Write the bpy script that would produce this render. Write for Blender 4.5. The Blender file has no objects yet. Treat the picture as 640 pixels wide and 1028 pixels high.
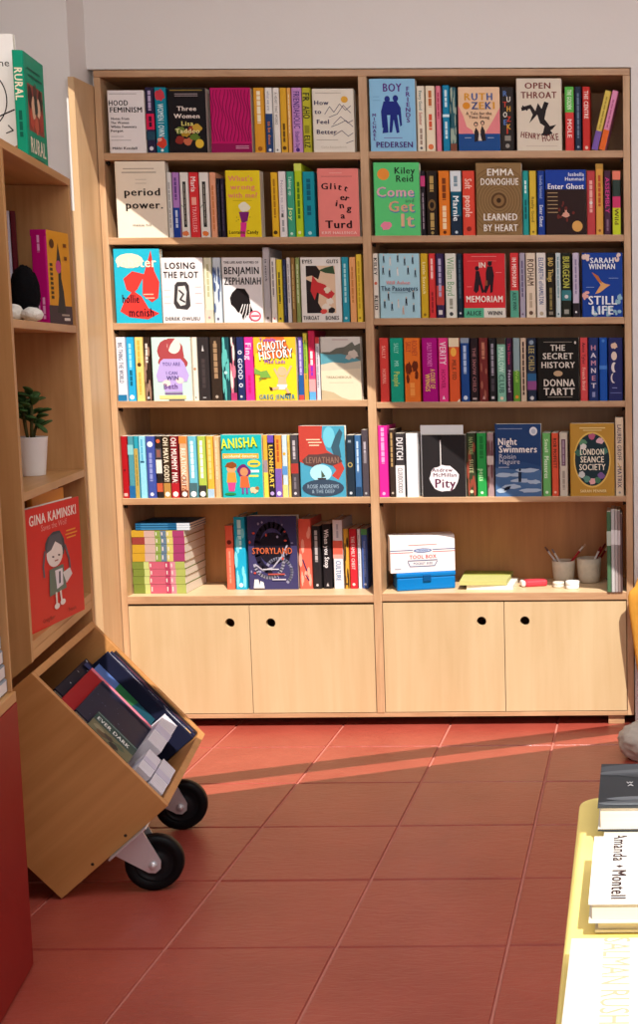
import bpy, bmesh, math, random
from mathutils import Vector, Matrix
random.seed(7)
C = bpy.context.scene.collection
# ------------------------------------------------------------------ camera measurements (from the 640x1028 photograph)
F, CX, CY, PITCH, ROLL, YAW = 1325.33, 651.86, 514.0, .11765, -.00555, .0074
CAM = Vector((0, -3.9597, 1.12737))
_cp, _sp, _c, _s, _cr, _sr = math.cos(PITCH), math.sin(PITCH), math.cos(YAW), math.sin(YAW), math.cos(ROLL), math.sin(ROLL)
FWD = Vector((_s*_cp, _c*_cp, -_sp)); _rt = Vector((_c, -_s, 0)); _up = _rt.cross(FWD)
RT = _rt*_cr + _up*_sr; UP = -_rt*_sr + _up*_cr
def ray(px, py): return FWD*F + RT*(px-CX) - UP*(py-CY)
def on_plane(px, py, P, N):
    d = ray(px, py); return CAM + d*((P-CAM).dot(N)/d.dot(N))
def on_y(px, py, Y=0.): return on_plane(px, py, Vector((0, Y, 0)), Vector((0, 1, 0)))
def on_z(px, py, Z=0.): return on_plane(px, py, Vector((0, 0, Z)), Vector((0, 0, 1)))

# ------------------------------------------------------------------ materials
_M = {}
def lin(h):
    h = h.lstrip('#')
    if len(h) == 3: h = ''.join(c*2 for c in h)
    v = [int(h[i:i+2], 16)/255 for i in (0, 2, 4)]
    return tuple(x/12.92 if x <= .04045 else ((x+.055)/1.055)**2.4 for x in v) + (1.,)
def base(name, rough=.5, metal=0.):
    m = bpy.data.materials.new(name); m.use_nodes = True
    nt = m.node_tree; b = nt.nodes['Principled BSDF']
    b.inputs['Roughness'].default_value = rough; b.inputs['Metallic'].default_value = metal
    return m, nt, b
def nd(nt, t, **kw):
    n = nt.nodes.new(t)
    for k, v in kw.items():
        if hasattr(n, k): setattr(n, k, v)
        else: n.inputs[k.replace('_', ' ')].default_value = v
    return n
def mat(h, rough=.5, metal=0., var=.05, scale=30., bump=0.):
    """plain printed / painted surface with a faint procedural mottling"""
    key = (h, rough, metal, var, scale, bump)
    if key in _M: return _M[key]
    m, nt, b = base('print_'+h.strip('#'), rough, metal); L = nt.links
    if not metal: b.inputs['Specular IOR Level'].default_value = .12
    tc = nd(nt, 'ShaderNodeTexCoord'); no = nd(nt, 'ShaderNodeTexNoise', Scale=scale, Detail=3.)
    mx = nd(nt, 'ShaderNodeMix', data_type='RGBA')
    c = lin(h); mx.inputs[6].default_value = tuple(x*(1-var) for x in c[:3])+(1,); mx.inputs[7].default_value = tuple(min(1, x*(1+var)) for x in c[:3])+(1,)
    L.new(tc.outputs['Object'], no.inputs['Vector']); L.new(no.outputs['Fac'], mx.inputs[0]); L.new(mx.outputs[2], b.inputs['Base Color'])
    if bump:
        bp = nd(nt, 'ShaderNodeBump', Strength=bump, Distance=.004); L.new(no.outputs['Fac'], bp.inputs['Height']); L.new(bp.outputs[0], b.inputs['Normal'])
    _M[key] = m; return m
def wood(name, light, dark, axis, rough=.42, scale=1., contrast=1.):
    """birch plywood: stretched grain along the given axis plus broad figure"""
    m, nt, b = base(name, rough); L = nt.links
    tc = nd(nt, 'ShaderNodeTexCoord'); mp = nd(nt, 'ShaderNodeMapping')
    s = [26.*scale]*3; s['xyz'.index(axis)] = 1.6*scale; mp.inputs['Scale'].default_value = s
    no = nd(nt, 'ShaderNodeTexNoise', Scale=1.6, Detail=6., Roughness=.6, Distortion=.4)
    mp2 = nd(nt, 'ShaderNodeMapping'); s2 = [5.*scale]*3; s2['xyz'.index(axis)] = 1.2*scale; mp2.inputs['Scale'].default_value = s2
    n2 = nd(nt, 'ShaderNodeTexNoise', Scale=1.3, Detail=3., Distortion=1.2)
    ad = nd(nt, 'ShaderNodeMath', operation='ADD'); hv = nd(nt, 'ShaderNodeMath', operation='MULTIPLY'); hv.inputs[1].default_value = .5
    rp = nd(nt, 'ShaderNodeValToRGB'); w = .17/contrast
    rp.color_ramp.elements[0].position = .5-w; rp.color_ramp.elements[0].color = lin(dark)
    rp.color_ramp.elements[1].position = .5+w; rp.color_ramp.elements[1].color = lin(light)
    L.new(tc.outputs['Object'], mp.inputs['Vector']); L.new(mp.outputs[0], no.inputs['Vector']); L.new(tc.outputs['Object'], mp2.inputs['Vector']); L.new(mp2.outputs[0], n2.inputs['Vector'])
    L.new(no.outputs['Fac'], ad.inputs[0]); L.new(n2.outputs['Fac'], ad.inputs[1]); L.new(ad.outputs[0], hv.inputs[0]); L.new(hv.outputs[0], rp.inputs[0]); L.new(rp.outputs[0], b.inputs['Base Color'])
    bp = nd(nt, 'ShaderNodeBump', Strength=.08, Distance=.002); L.new(no.outputs['Fac'], bp.inputs['Height']); L.new(bp.outputs[0], b.inputs['Normal'])
    return m
WL, WD = 'd0a67c', 'b98b60'
W_X = wood('birch_along_x', WL, WD, 'x'); W_Z = wood('birch_along_z', WL, WD, 'z'); W_Y = wood('birch_along_y', WL, WD, 'y')
W_DOOR = wood('birch_door', 'd0b78f', 'bd9f74', 'z', scale=.7, contrast=.8)
W_BACK = wood('birch_back', 'cf965a', 'b57c46', 'z')
W_EDGE = wood('ply_edge', 'c8a27c', 'a67c58', 'x', scale=2.2); W_EDGEZ = wood('ply_edge_upright', 'cfab84', 'ae855f', 'z', scale=2.2)
W_LEFT = wood('oiled_birch', 'cb9a64', 'b07e4a', 'z', scale=1.3); W_LEFTY = wood('oiled_birch_shelf', 'cb9a64', 'b07e4a', 'y', scale=1.3)
W_CART = wood('cart_birch', 'c98f55', 'b0783f', 'z', scale=.9)
W_TOP = wood('birch_shelf_top', 'd9bd97', 'c8a77e', 'x', scale=.8)
W_PANEL = wood('pale_panel', 'd6b48a', 'bf9a70', 'z', scale=.8)
def plaster():
    m, nt, b = base('white_plaster', .75); L = nt.links
    tc = nd(nt, 'ShaderNodeTexCoord'); n = nd(nt, 'ShaderNodeTexNoise', Scale=2.2, Detail=4.)
    r = nd(nt, 'ShaderNodeValToRGB'); r.color_ramp.elements[0].color = lin('dbd6d2'); r.color_ramp.elements[1].color = lin('e6e2de')
    n2 = nd(nt, 'ShaderNodeTexNoise', Scale=90., Detail=2.); bp = nd(nt, 'ShaderNodeBump', Strength=.08, Distance=.003)
    L.new(tc.outputs['Object'], n.inputs['Vector']); L.new(n.outputs['Fac'], r.inputs[0]); L.new(r.outputs[0], b.inputs['Base Color'])
    L.new(tc.outputs['Object'], n2.inputs['Vector']); L.new(n2.outputs['Fac'], bp.inputs['Height']); L.new(bp.outputs[0], b.inputs['Normal']); return m
PLASTER = plaster()
def tile_mat():
    m, nt, b = base('red_painted_tile', .3); b.inputs['Specular IOR Level'].default_value = .75; L = nt.links
    tc = nd(nt, 'ShaderNodeTexCoord'); n = nd(nt, 'ShaderNodeTexNoise', Scale=3.5, Detail=5., Roughness=.6)
    r = nd(nt, 'ShaderNodeValToRGB'); r.color_ramp.elements[0].position = .3; r.color_ramp.elements[1].position = .7
    r.color_ramp.elements[0].color = lin('963f33'); r.color_ramp.elements[1].color = lin('a94e40')
    mp = nd(nt, 'ShaderNodeMapping'); mp.inputs['Scale'].default_value = (14, 40, 14)
    n2 = nd(nt, 'ShaderNodeTexNoise', Scale=1.4, Detail=7., Roughness=.65, Distortion=1.4); bp = nd(nt, 'ShaderNodeBump', Strength=.35, Distance=.006)
    L.new(tc.outputs['Object'], n.inputs['Vector']); L.new(n.outputs['Fac'], r.inputs[0]); L.new(r.outputs[0], b.inputs['Base Color'])
    L.new(tc.outputs['Object'], mp.inputs['Vector']); L.new(mp.outputs[0], n2.inputs['Vector']); L.new(n2.outputs['Fac'], bp.inputs['Height']); L.new(bp.outputs[0], b.inputs['Normal']); return m
TILE = tile_mat(); GROUT = mat('b9776a', .8, scale=60., bump=.3)
def pages_mat(h='e9dfcd'):
    m, nt, b = base('page_edges', .8); L = nt.links
    tc = nd(nt, 'ShaderNodeTexCoord'); mp = nd(nt, 'ShaderNodeMapping'); mp.inputs['Scale'].default_value = (900, 3, 3)
    n = nd(nt, 'ShaderNodeTexNoise', Scale=1., Detail=2.); r = nd(nt, 'ShaderNodeValToRGB')
    c = lin(h); r.color_ramp.elements[0].color = tuple(x*.78 for x in c[:3])+(1,); r.color_ramp.elements[1].color = c
    L.new(tc.outputs['Object'], mp.inputs['Vector']); L.new(mp.outputs[0], n.inputs['Vector']); L.new(n.outputs['Fac'], r.inputs[0]); L.new(r.outputs[0], b.inputs['Base Color']); return m
PAGES = pages_mat(); PAGES_W = pages_mat('f2f0ec')

# ------------------------------------------------------------------ objects
def link(name, me, parent=None, loc=None, rot=0.):
    o = bpy.data.objects.new(name, me); C.objects.link(o)
    if parent is not None: o.parent = parent
    if loc is not None: o.location = loc
    if rot: o.rotation_euler = (0, 0, rot)
    return o
def tag(o, label, cat, group=None):
    o['label'] = label; o['category'] = cat
    if group: o['group'] = group
    return o
def thing(name, label, cat, loc=(0, 0, 0), rot=0., group=None):
    return tag(link(name, None, None, loc, rot), label, cat, group)
def bm_obj(name, bm, m, parent=None, loc=None, rot=0., smooth=False):
    me = bpy.data.meshes.new(name)
    bmesh.ops.recalc_face_normals(bm, faces=bm.faces[:])
    bm.to_mesh(me); bm.free()
    for x in (m if isinstance(m, (list, tuple)) else [m]): me.materials.append(x)
    if smooth:
        for p in me.polygons: p.use_smooth = True
    return link(name, me, parent, loc, rot)
def box(bm, a, b, bev=0., mi=0, M=None):
    """axis-aligned box from corner a to corner b (optionally transformed), edges bevelled"""
    t = bmesh.new(); bmesh.ops.create_cube(t, size=1)
    for v in t.verts: v.co = Vector([(a[i]+b[i])/2 + v.co[i]*(b[i]-a[i]) for i in range(3)])
    if bev: bmesh.ops.bevel(t, geom=t.edges[:], offset=bev, segments=2, profile=.5, affect='EDGES')
    if M is not None: bmesh.ops.transform(t, matrix=M, verts=t.verts)
    join(bm, t, mi)
def join(bm, t, mi=None):
    mp = {}
    for v in t.verts: mp[v] = bm.verts.new(v.co)
    for f in t.faces:
        try: g = bm.faces.new([mp[v] for v in f.verts])
        except ValueError: continue
        g.material_index = f.material_index if mi is None else mi; g.smooth = f.smooth
    t.free()
def box_obj(name, a, b, m, parent=None, bev=.0012, M=None):
    bm = bmesh.new(); box(bm, a, b, bev, 0, M); return bm_obj(name, bm, m, parent)
def prism(bm, pts, z0, z1, M=None, mi=0, bev=0.):
    """polygon (x, y) extruded along z"""
    t = bmesh.new(); vs = [t.verts.new((x, y, z0)) for x, y in pts]; f = t.faces.new(vs)
    r = bmesh.ops.extrude_face_region(t, geom=[f])
    for v in r['geom']:
        if isinstance(v, bmesh.types.BMVert): v.co.z = z1
    bmesh.ops.recalc_face_normals(t, faces=t.faces[:])
    if bev: bmesh.ops.bevel(t, geom=t.edges[:], offset=bev, segments=2, affect='EDGES', profile=.5)
    if M is not None: bmesh.ops.transform(t, matrix=M, verts=t.verts)
    join(bm, t, mi)
def lathe(bm, prof, n=32, M=None, mi=0, smooth=True):
    t = bmesh.new(); rings = []
    for r, z in prof:
        rings.append([t.verts.new((r*math.cos(2*math.pi*k/n), r*math.sin(2*math.pi*k/n), z)) for k in range(n)] if r > 1e-6 else [t.verts.new((0, 0, z))])
    for a, b in zip(rings, rings[1:]):
        for k in range(n):
            q = [a[k % len(a)], a[(k+1) % len(a)], b[(k+1) % len(b)], b[k % len(b)]]
            u = []
            for v in q:
                if v not in u: u.append(v)
            if len(u) > 2: t.faces.new(u).smooth = smooth
    if M is not None: bmesh.ops.transform(t, matrix=M, verts=t.verts)
    join(bm, t, mi)
def tube(bm, pts, r, n=8, mi=0, r1=None):
    t = bmesh.new(); rings = []; P = [Vector(p) for p in pts]
    for i, p in enumerate(P):
        d = (P[min(i+1, len(P)-1)]-P[max(i-1, 0)]).normalized(); a = d.orthogonal().normalized(); b = d.cross(a)
        rr = r if r1 is None else r+(r1-r)*i/(len(P)-1)
        rings.append([t.verts.new(p+a*rr*math.cos(2*math.pi*k/n)+b*rr*math.sin(2*math.pi*k/n)) for k in range(n)])
    for a, b in zip(rings, rings[1:]):
        for k in range(n): t.faces.new([a[k], a[(k+1) % n], b[(k+1) % n], b[k]]).smooth = True
    t.faces.new(rings[0]); t.faces.new(rings[-1]); join(bm, t, mi)

# ------------------------------------------------------------------ lettering: glyph outlines turned into flat printed shapes
_G = {}
def _glyph_mesh(s, bold):
    f = bpy.data.curves.new('glyph', 'FONT'); f.body = s; f.resolution_u = 2
    o = bpy.data.objects.new('glyph', f); C.objects.link(o)
    dg = bpy.context.evaluated_depsgraph_get(); me = bpy.data.meshes.new_from_object(o.evaluated_get(dg))
    vs = [(v.co.x, v.co.y) for v in me.vertices]; fs = [tuple(p.vertices) for p in me.polygons]
    bpy.data.objects.remove(o); bpy.data.curves.remove(f); bpy.data.meshes.remove(me)
    return vs, fs
def glyph(c, bold):
    k = (c, bold)
    if k not in _G:
        bar = max(x for x, y in _glyph_mesh('|', bold)[0]); adv = max(x for x, y in _glyph_mesh(c+'|', bold)[0])-bar
        vs, fs = ([], []) if c == ' ' else _glyph_mesh(c, bold)
        if not bold: fs = [(f, 0) for f in fs]
        if bold and vs:                       # heavier weight: the outline printed again, nudged sideways
            n = len(vs); v0, f0 = vs, fs; vs, fs = [], []
            for j, (dx, dy) in enumerate(((0, 0), (.03, .012), (.06, 0))): vs += [(x+dx, y+dy) for x, y in v0]; fs += [(tuple(i+n*j for i in f), j) for f in f0]
        _G[k] = (vs, fs, adv + (.06 if bold else 0))
    return _G[k]
def text_shape(s, bold):
    V, Fs, x = [], [], 0.
    for c in s:
        vs, fs, adv = glyph(c, bold); n = len(V)
        V += [(vx+x, vy) for vx, vy in vs]; Fs += [(tuple(i+n for i in f), j) for f, j in fs]; x += adv
    return V, Fs, max(x, .1)
CAP = .69

# artwork ops, all in fractions of the face (u to the reader's right, v up):
def R(u0, v0, u1, v1, c): return ('p', [(u0, v0), (u1, v0), (u1, v1), (u0, v1)], c)
def E(u, v, ru, rv, c, n=20, a=0.): return ('e', u, v, ru, rv, c, n, a)
def P(pts, c): return ('p', pts, c)
def Ln(pts, w, c): return ('l', pts, w, c)
def T(s, u, v, h, c, w=.9, bold=True, a=0.): return ('t', s, u, v, h, c, w, bold, a)          # across
def V(s, v, ln, c, h=.55, bold=True, u=.5): return ('v', s, u, v, h, c, ln, bold)               # down a spine, reading top to bottom
def B(v0, v1, c): return R(0, v0, 1, v1, c)
def D(v, c, r=.28): return ('d', .5, v, r, c)
def G(v0, v1, c, h=.3, u=.5): return ('g', v0, v1, c, h, u)                                      # small illegible line of type on a spine
def art(ops, W, H, put, faces):
    """turn ops into [(points3d, colour)]; put(x, y, layer) maps face metres to 3-D"""
    put0 = put; kL = min(1., 45./max(1, len(ops)))
    def put(x, y, L): return put0(min(max(x, 0), W), min(max(y, 0), H), 1+L*kL)
    for k, o in enumerate(ops):
        L = k+1; t = o[0]
        if t == 'p': faces.append(([put(u*W, v*H, L) for u, v in o[1]], o[2]))
        elif t == 'e':
            _, u, v, ru, rv, c, n, a = o; ca, sa = math.cos(a), math.sin(a); q = []
            for i in range(n):
                x, y = ru*W*math.cos(2*math.pi*i/n), rv*H*math.sin(2*math.pi*i/n); q.append(put(u*W+x*ca-y*sa, v*H+x*sa+y*ca, L))
            faces.append((q, c))
        elif t == 'd':
            _, u, v, r, c = o; rr = r*W; faces.append(([put(u*W+rr*math.cos(i*math.pi/6), v*H+rr*math.sin(i*math.pi/6), L) for i in range(12)], c))
        elif t == 'l':
            _, pts, w, c = o; hw = w*W/2
            for (a, b) in zip(pts, pts[1:]):
                A = Vector((a[0]*W, a[1]*H)); Bv = Vector((b[0]*W, b[1]*H)); d = (Bv-A)
                if d.length < 1e-7: continue
                d.normalize(); n = Vector((-d.y, d.x))*hw; A = A-d*hw*.5; Bv = Bv+d*hw*.5
                faces.append(([put(*q, L) for q in (A-n, Bv-n, Bv+n, A+n)], c))
        elif t == 'g':
            _, v0, v1, c, h, u = o; rnd = random.Random(int(v0*1000)+int(W*1e5)); y = v1*H
            while y > v0*H:
                l = rnd.uniform(.05, .12)*H; e = max(v0*H, y-l)
                faces.append(([put(x*W, yy, L) for x, yy in ((u-h/2, e), (u+h/2, e), (u+h/2, y), (u-h/2, y))], c)); y = e-.012*H
        elif t == 't':
            _, s, u, v, h, c, w, bold, a = o; Vs, Fs, wd = text_shape(s, bold); sc = 1.1*h*H/CAP; sx = min(sc*1.15, w*W/wd); ca, sa = math.cos(a), math.sin(a)
            for f, j in Fs:
                q = []
                for i in f:
                    x, y = (Vs[i][0]-wd/2)*sx, (Vs[i][1]-CAP/2)*sc; q.append(put(u*W+x*ca-y*sa, v*H+x*sa+y*ca, L+j*.3))
                faces.append((q, c))
        elif t == 'v':
            _, s, u, v, h, c, ln, bold = o; Vs, Fs, wd = text_shape(s, bold); sc = h*W/CAP; sx = max(.45*sc, min(1.9*sc, ln*H/wd))
            for f, j in Fs: faces.append(([put(u*W+(Vs[i][1]-CAP/2)*sc, v*H-(Vs[i][0]-wd/2)*sx, L+j*.3) for i in f], c))
EPS = .0001
def mesh_of(faces, name, rough=.42):
    vs, fs, mi, cols = [], [], [], []
    for pts, c in faces:
        n = len(vs); vs += [tuple(p) for p in pts]; fs.append(tuple(range(n, n+len(pts))))
        if c not in cols: cols.append(c)
        mi.append(cols.index(c))
    me = bpy.data.meshes.new(name); me.from_pydata(vs, [], fs)
    for c in cols: me.materials.append(c if not isinstance(c, str) else mat(c, rough))
    me.polygons.foreach_set('material_index', mi); me.update(); return me
def book(name, label, th, h, wd, col, spine=(), front=(), loc=(0, 0, 0), rot=0., hard=False, group=None, cat='book', spcol=None, pages=None, M=None, bevel=None):
    """a bound book: folded cover (spine on local -y, front board on local +x) around a page block"""
    root = thing(name, label, cat, loc, rot, group)
    if M is not None: root.matrix_world = M
    c = .0024 if hard else .0008; ins = .003 if hard else .0004; b = bevel or min(.0032, th*.22)
    out = [(0, wd), (0, b), (b*.35, b*.35), (b, 0), (th-b, 0), (th-b*.35, b*.35), (th, b), (th, wd)]
    inn = [(c, wd), (c, b+c), (b*.35+c, b*.35+c), (b+c, c), (th-b-c, c), (th-b*.35-c, b*.35+c), (th-c, b+c), (th-c, wd)]
    if th < 2*(b+c)+.001: inn = [(min(max(x, c), th-c), y) for x, y in inn]
    fc = []; n = len(out); sp = spcol or col
    for i in range(n-1):
        k = sp if 0 < i < n-2 else col
        (x0, y0), (x1, y1) = out[i], out[i+1]; fc.append(([(x0, y0, 0), (x1, y1, 0), (x1, y1, h), (x0, y0, h)], k))
        (x0, y0), (x1, y1) = inn[i], inn[i+1]; fc.append(([(x0, y0, h), (x1, y1, h), (x1, y1, 0), (x0, y0, 0)], 'ddd6c8'))
        for z in (0, h): fc.append(([(*out[i], z), (*out[i+1], z), (*inn[i+1], z), (*inn[i], z)], k))
    for i in (0, n-1): fc.append(([(*out[i], 0), (*inn[i], 0), (*inn[i], h), (*out[i], h)], col))
    art(spine, th, h, lambda x, y, L: (x, -EPS*L, y), fc)
    art(front, wd, h, lambda x, y, L: (th+EPS*L, x, y), fc)
    link('cover', mesh_of(fc, 'cover'), root)
    bm = bmesh.new(); e = .0002
    box(bm, (c+e, b+c+e, ins), (th-c-e, wd-(.003 if hard else .0006), h-ins)); bm_obj('page_block', bm, pages or PAGES, root)
    return root

# ================================================================== THE ROOM
XL, XR = -1.5753, -.0219          # outer sides of the bookcase
ZT = 1.9579
ALC = .29                          # depth of the alcove the bookcase stands in
CEIL = 2.75
def struct(name, bm, m):
    o = bm_obj(name, bm, m); o['kind'] = 'structure'; return o
XRET = XL-.0205          # return of the left-hand wall
YW = .006                          # plaster face, a hair in front of the case's front edge
# floor of square tiles with sunk joints
TS, X0, Y0 = .33, -1.24991, -.53778
bm = bmesh.new(); g = .0022; bv = .0022
for i in range(-4, 13):
    for j in range(-3, 19):
        xa, xb, yb, ya = X0+TS*i+g, X0+TS*(i+1)-g, Y0-TS*j-g, Y0-TS*(j+1)+g
        dz = random.uniform(-.0006, .0006)
        t = [bm.verts.new(p) for p in ((xa, ya, -.004), (xb, ya, -.004), (xb, yb, -.004), (xa, yb, -.004), (xa+bv, ya+bv, dz), (xb-bv, ya+bv, dz), (xb-bv, yb-bv, dz), (xa+bv, yb-bv, dz))]
        bm.faces.new(t[4:])
        for k in range(4): bm.faces.new([t[k], t[(k+1) % 4], t[4+(k+1) % 4], t[4+k]])
for q in [((-2.8, -6.9, -.0035), (3.2, -6.9, -.0035), (3.2, .45, -.0035), (-2.8, .45, -.0035))]:
    f = bm.faces.new([bm.verts.new(p) for p in q]); f.material_index = 1
struct('floor', bm, [TILE, GROUT])
# back wall: plaster above and beside the alcove, alcove back behind the case
bm = bmesh.new()
box(bm, (XRET, YW, ZT+.004), (2.4, .4, CEIL)); box(bm, (XR+.003, YW, 0), (2.4, .4, ZT+.004)); box(bm, (XRET, ALC+.002, 0), (XR+.003, .4, ZT+.004))
box(bm, (XRET, .045, 0), (XL-.003, ALC+.002, ZT+.004))
struct('wall_back', bm, PLASTER)
# left-hand wall: short return beside the alcove, then a pier facing the room, then the long wall behind the left unit
A = .1986
U = Vector((-math.sin(A), math.cos(A), 0)); N = Vector((math.cos(A), math.sin(A), 0))
P0 = on_y(81, 400, -.66); P0.z = 0
def unit(l, n, z=0.): return P0 + U*l + N*n + Vector((0, 0, z))
def upx(px, py, n=0.): return on_plane(px, py, P0+N*n, N)
YP = -.112
Q = unit(0, -.345); t = (YP-Q.y)/U.y; Qe = Q+U*t; Qn = Q+U*(-6.2)
bm = bmesh.new(); prism(bm, [(XRET, .4), (XRET, YP), (Qe.x, YP), (Qn.x, Qn.y), (Qn.x-.15, Qn.y), (-3.2, .4)], 0, CEIL); struct('wall_left', bm, PLASTER)
# timber cladding on the return, beside the case
ztp = on_y(90, 86.5, 0.).z
bm = bmesh.new(); prism(bm, [(XRET+.001, YP-.02), (XRET+.001, .038), (XRET+.018, .038), (XRET+.018, YP-.02)], 0, ztp); box(bm, (XRET-.013, YP-.02, 0), (XRET+.0008, YP-.0012, 1.545)); o = struct('trim_1', bm, W_PANEL)
# right-hand wall and shopfront wall with its wide window (behind the camera)
bm = bmesh.new(); box(bm, (2.4, -6.9, 0), (2.55, .4, CEIL)); struct('wall_right', bm, PLASTER)
bm = bmesh.new(); box(bm, (-2.8, -6.9, 0), (2.55, -6.75, .35)); box(bm, (-2.8, -6.9, 2.6), (2.55, -6.75, CEIL)); box(bm, (-2.8, -6.9, .35), (-1.6, -6.75, 2.6)); box(bm, (2.1, -6.9, .35), (2.55, -6.75, 2.6))
struct('wall_front', bm, PLASTER)
# unseen ceiling; its two openings are added, outlined to shape the sun patches
S = Vector((-.45, 1., -1.40)).normalized()
def back(p, z=CEIL): return p - S*((p.z-z)/S.z)
dg1 = on_y(770, 691.); fl1 = on_z(770, 724.); dgA, flA = on_y(-80, 48.), on_z(60, 817.5)
def cut(p, q):                      # where the line p-q (seen from above along the sun) meets the sun-parallel plane through the pier's inner corner
    k = Vector((XRET-.013, YP, 0)); n = Vector((S.y, -S.x, 0)); t = (k-p).dot(n)/(q-p).dot(n); return p.lerp(q, t)
hole1 = [back(p) for p in (cut(dgA, dg1), dg1, fl1, cut(flA, fl1))]
ZTAB = .6
_t0, _t1 = on_z(583, 836, ZTAB), on_z(557.5, 1028, ZTAB); _t2 = _t1+(_t1-_t0)*.8
tb = [_t0, _t0+Vector((.9, 0, 0)), _t2+Vector((.9, 0, 0)), _t2]
hole2 = [back(p) for p in tb]
from mathutils.geometry import delaunay_2d_cdt
pts = [Vector(p) for p in ((-2.9, -6.9), (2.55, -6.9), (2.55, .4), (-2.9, .4))]; ed = [(0, 1), (1, 2), (2, 3), (3, 0)]
for h in (hole1, hole2):
    n = len(pts); pts += [p.xy for p in h]; ed += [(n+i, n+(i+1) % 4) for i in range(4)]
cv, _e, cf, *_r = delaunay_2d_cdt(pts, ed, [], 1, 1e-6)
def inside(c, poly):
    k = False
    for p, q in zip(poly, poly[1:]+poly[:1]):
        if (p.y > c.y) != (q.y > c.y) and c.x < (q.x-p.x)*(c.y-p.y)/(q.y-p.y)+p.x: k = not k
    return k
bm = bmesh.new(); bv_ = [bm.verts.new((p.x, p.y, CEIL)) for p in cv]
for f in cf:
    c = sum((cv[i] for i in f), Vector((0, 0)))/len(f)
    if not any(inside(c, h) for h in (hole1, hole2)): bm.faces.new([bv_[i] for i in f])
struct('ceiling', bm, PLASTER)
# unseen bar added across the first opening to cast the floor's dark stripe
b0, b1, b2, b3 = [back(on_z(*q)) for q in ((60, 797), (770, 709), (770, 718), (60, 806))]
bm = bmesh.new(); prism(bm, [(p.x, p.y) for p in (b0, b1, b2, b3)], CEIL-.002, CEIL+.004); struct('shade_bar_1', bm, mat('e8e6e2', .5))

# ================================================================== THE BOOKCASE
case = thing('bookcase', 'tall birch plywood bookcase with two bays of shelves and four cupboard doors below', 'bookcase', ((XL+XR)/2, 0, 0))
off = Vector(((XL+XR)/2, 0, 0))
def cpart(name, a, b, m, bev=.0012):
    bm = bmesh.new(); box(bm, Vector(a)-off, Vector(b)-off, bev); return bm_obj(name, bm, m, case)
DEP = .27; ZB = .03
XLi = XL+.0185; XRi = XR-.0205
XD0, XD1 = on_y(366.6, 330).x, on_y(375., 330).x
zt0 = on_y(240, 76.9).z
cpart('top_board', (XL, 0, zt0), (XR, DEP, ZT), W_EDGE)
cpart('side_panel', (XL, .0006, ZB), (XLi, DEP, zt0-.0002), W_EDGEZ); cpart('side_panel', (XRi, .0006, ZB), (XR, DEP, zt0-.0002), W_EDGEZ)
zbase = on_y(200, 717).z
cpart('divider', (XD0, -.0015, zbase), (XD1, DEP, zt0-.0002), W_EDGEZ)
cpart('back_panel', (XLi+.0002, DEP-.012, zbase), (XRi-.0002, DEP-.001, zt0-.0005), W_BACK)
cpart('plinth_rail', (XLi+.0002, .0004, ZB), (XRi-.0002, DEP-.013, zbase-.0002), W_EDGE)
for x, y in ((XL+.03, .17), (XR-.08, .012), (XR-.08, .17)): cpart('foot', (x, y, 0), (x+.05, y+.05, ZB-.0002), W_EDGE)
SHELF = {'L': [(153., 160.5), (238., 245.), (323.9, 330.5), (402.2, 408.8), (499.8, 506.3), (598., 606.)],
         'R': [(151.3, 158.6), (236., 242.8), (318.8, 325.6), (403.2, 409.2), (498.8, 504.4), (595., 603.)]}
ZS = {}
for bay, (xa, xb, pxm) in {'L': (XLi, XD0, 240), 'R': (XD1, XRi, 500)}.items():
    for k, (yt, yb) in enumerate(SHELF[bay]):
        z1, z0 = on_y(pxm, yt).z, on_y(pxm, yb).z; ZS[bay, k] = z1
        o = cpart('shelf', (xa+.0002, .001, z0), (xb-.0002, DEP-.0125, z1), [W_EDGE, W_TOP])
        for p in o.data.polygons: p.material_index = int(p.normal.z > .9)
        if k < 5:
            for xx, sg in ((xa, 1), (xb, -1)):
                if (bay, k, sg) in (('L', 1, 1), ('R', 0, 1)): continue
                bm = bmesh.new(); lathe(bm, [(0, 0), (.004, 0), (.004, .006), (.0062, .006), (.0062, .009), (0, .009)], 12, Matrix.Translation(Vector((xx, .016, z0-.0066))-off) @ Matrix.Rotation(sg*math.pi/2, 4, 'Y'))
                bm_obj('shelf_pin', bm, mat('2a2320', .5), case)
def door(px0, px1, z0, z1, pxh):
    x0, x1 = px0, px1; bm = bmesh.new(); hx, hz = on_y(*pxh).x, on_y(*pxh).z; r = .0145
    o = [bm.verts.new(p) for p in ((x0, 0, z0), (x1, 0, z0), (x1, 0, z1), (x0, 0, z1))]
    c = [bm.verts.new((hx+r*math.cos(k*math.pi/14), 0, hz+r*math.sin(k*math.pi/14))) for k in range(28)]
    ed = [bm.edges.new((o[k], o[(k+1) % 4])) for k in range(4)] + [bm.edges.new((c[k], c[(k+1) % 28])) for k in range(28)]
    f = bmesh.ops.triangle_fill(bm, use_beauty=True, edges=ed)['geom']
    e = bmesh.ops.extrude_face_region(bm, geom=[x for x in f if isinstance(x, bmesh.types.BMFace)])
    for v in e['geom']:
        if isinstance(v, bmesh.types.BMVert): v.co.y += .017
    for v in bm.verts: v.co -= off
    return bm_obj('door', bm, W_DOOR, case)
zdl, zdr = on_y(240, 608.2).z, on_y(500, 604.6).z; gap = .0022
xm = on_y(252, 660).x; door(XLi+gap, xm-gap/2, zbase+gap, zdl, (230.5, 625.5)); door(xm+gap/2, XD0-gap, zbase+gap, zdl, (271.5, 625.5))
xm = on_y(506.5, 660).x; door(XD1+gap, xm-gap/2, zbase+gap, zdr, (483, 623.8)); door(xm+gap/2, XRi-gap, zbase+gap, zdr, (526.5, 623.5))
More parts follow.
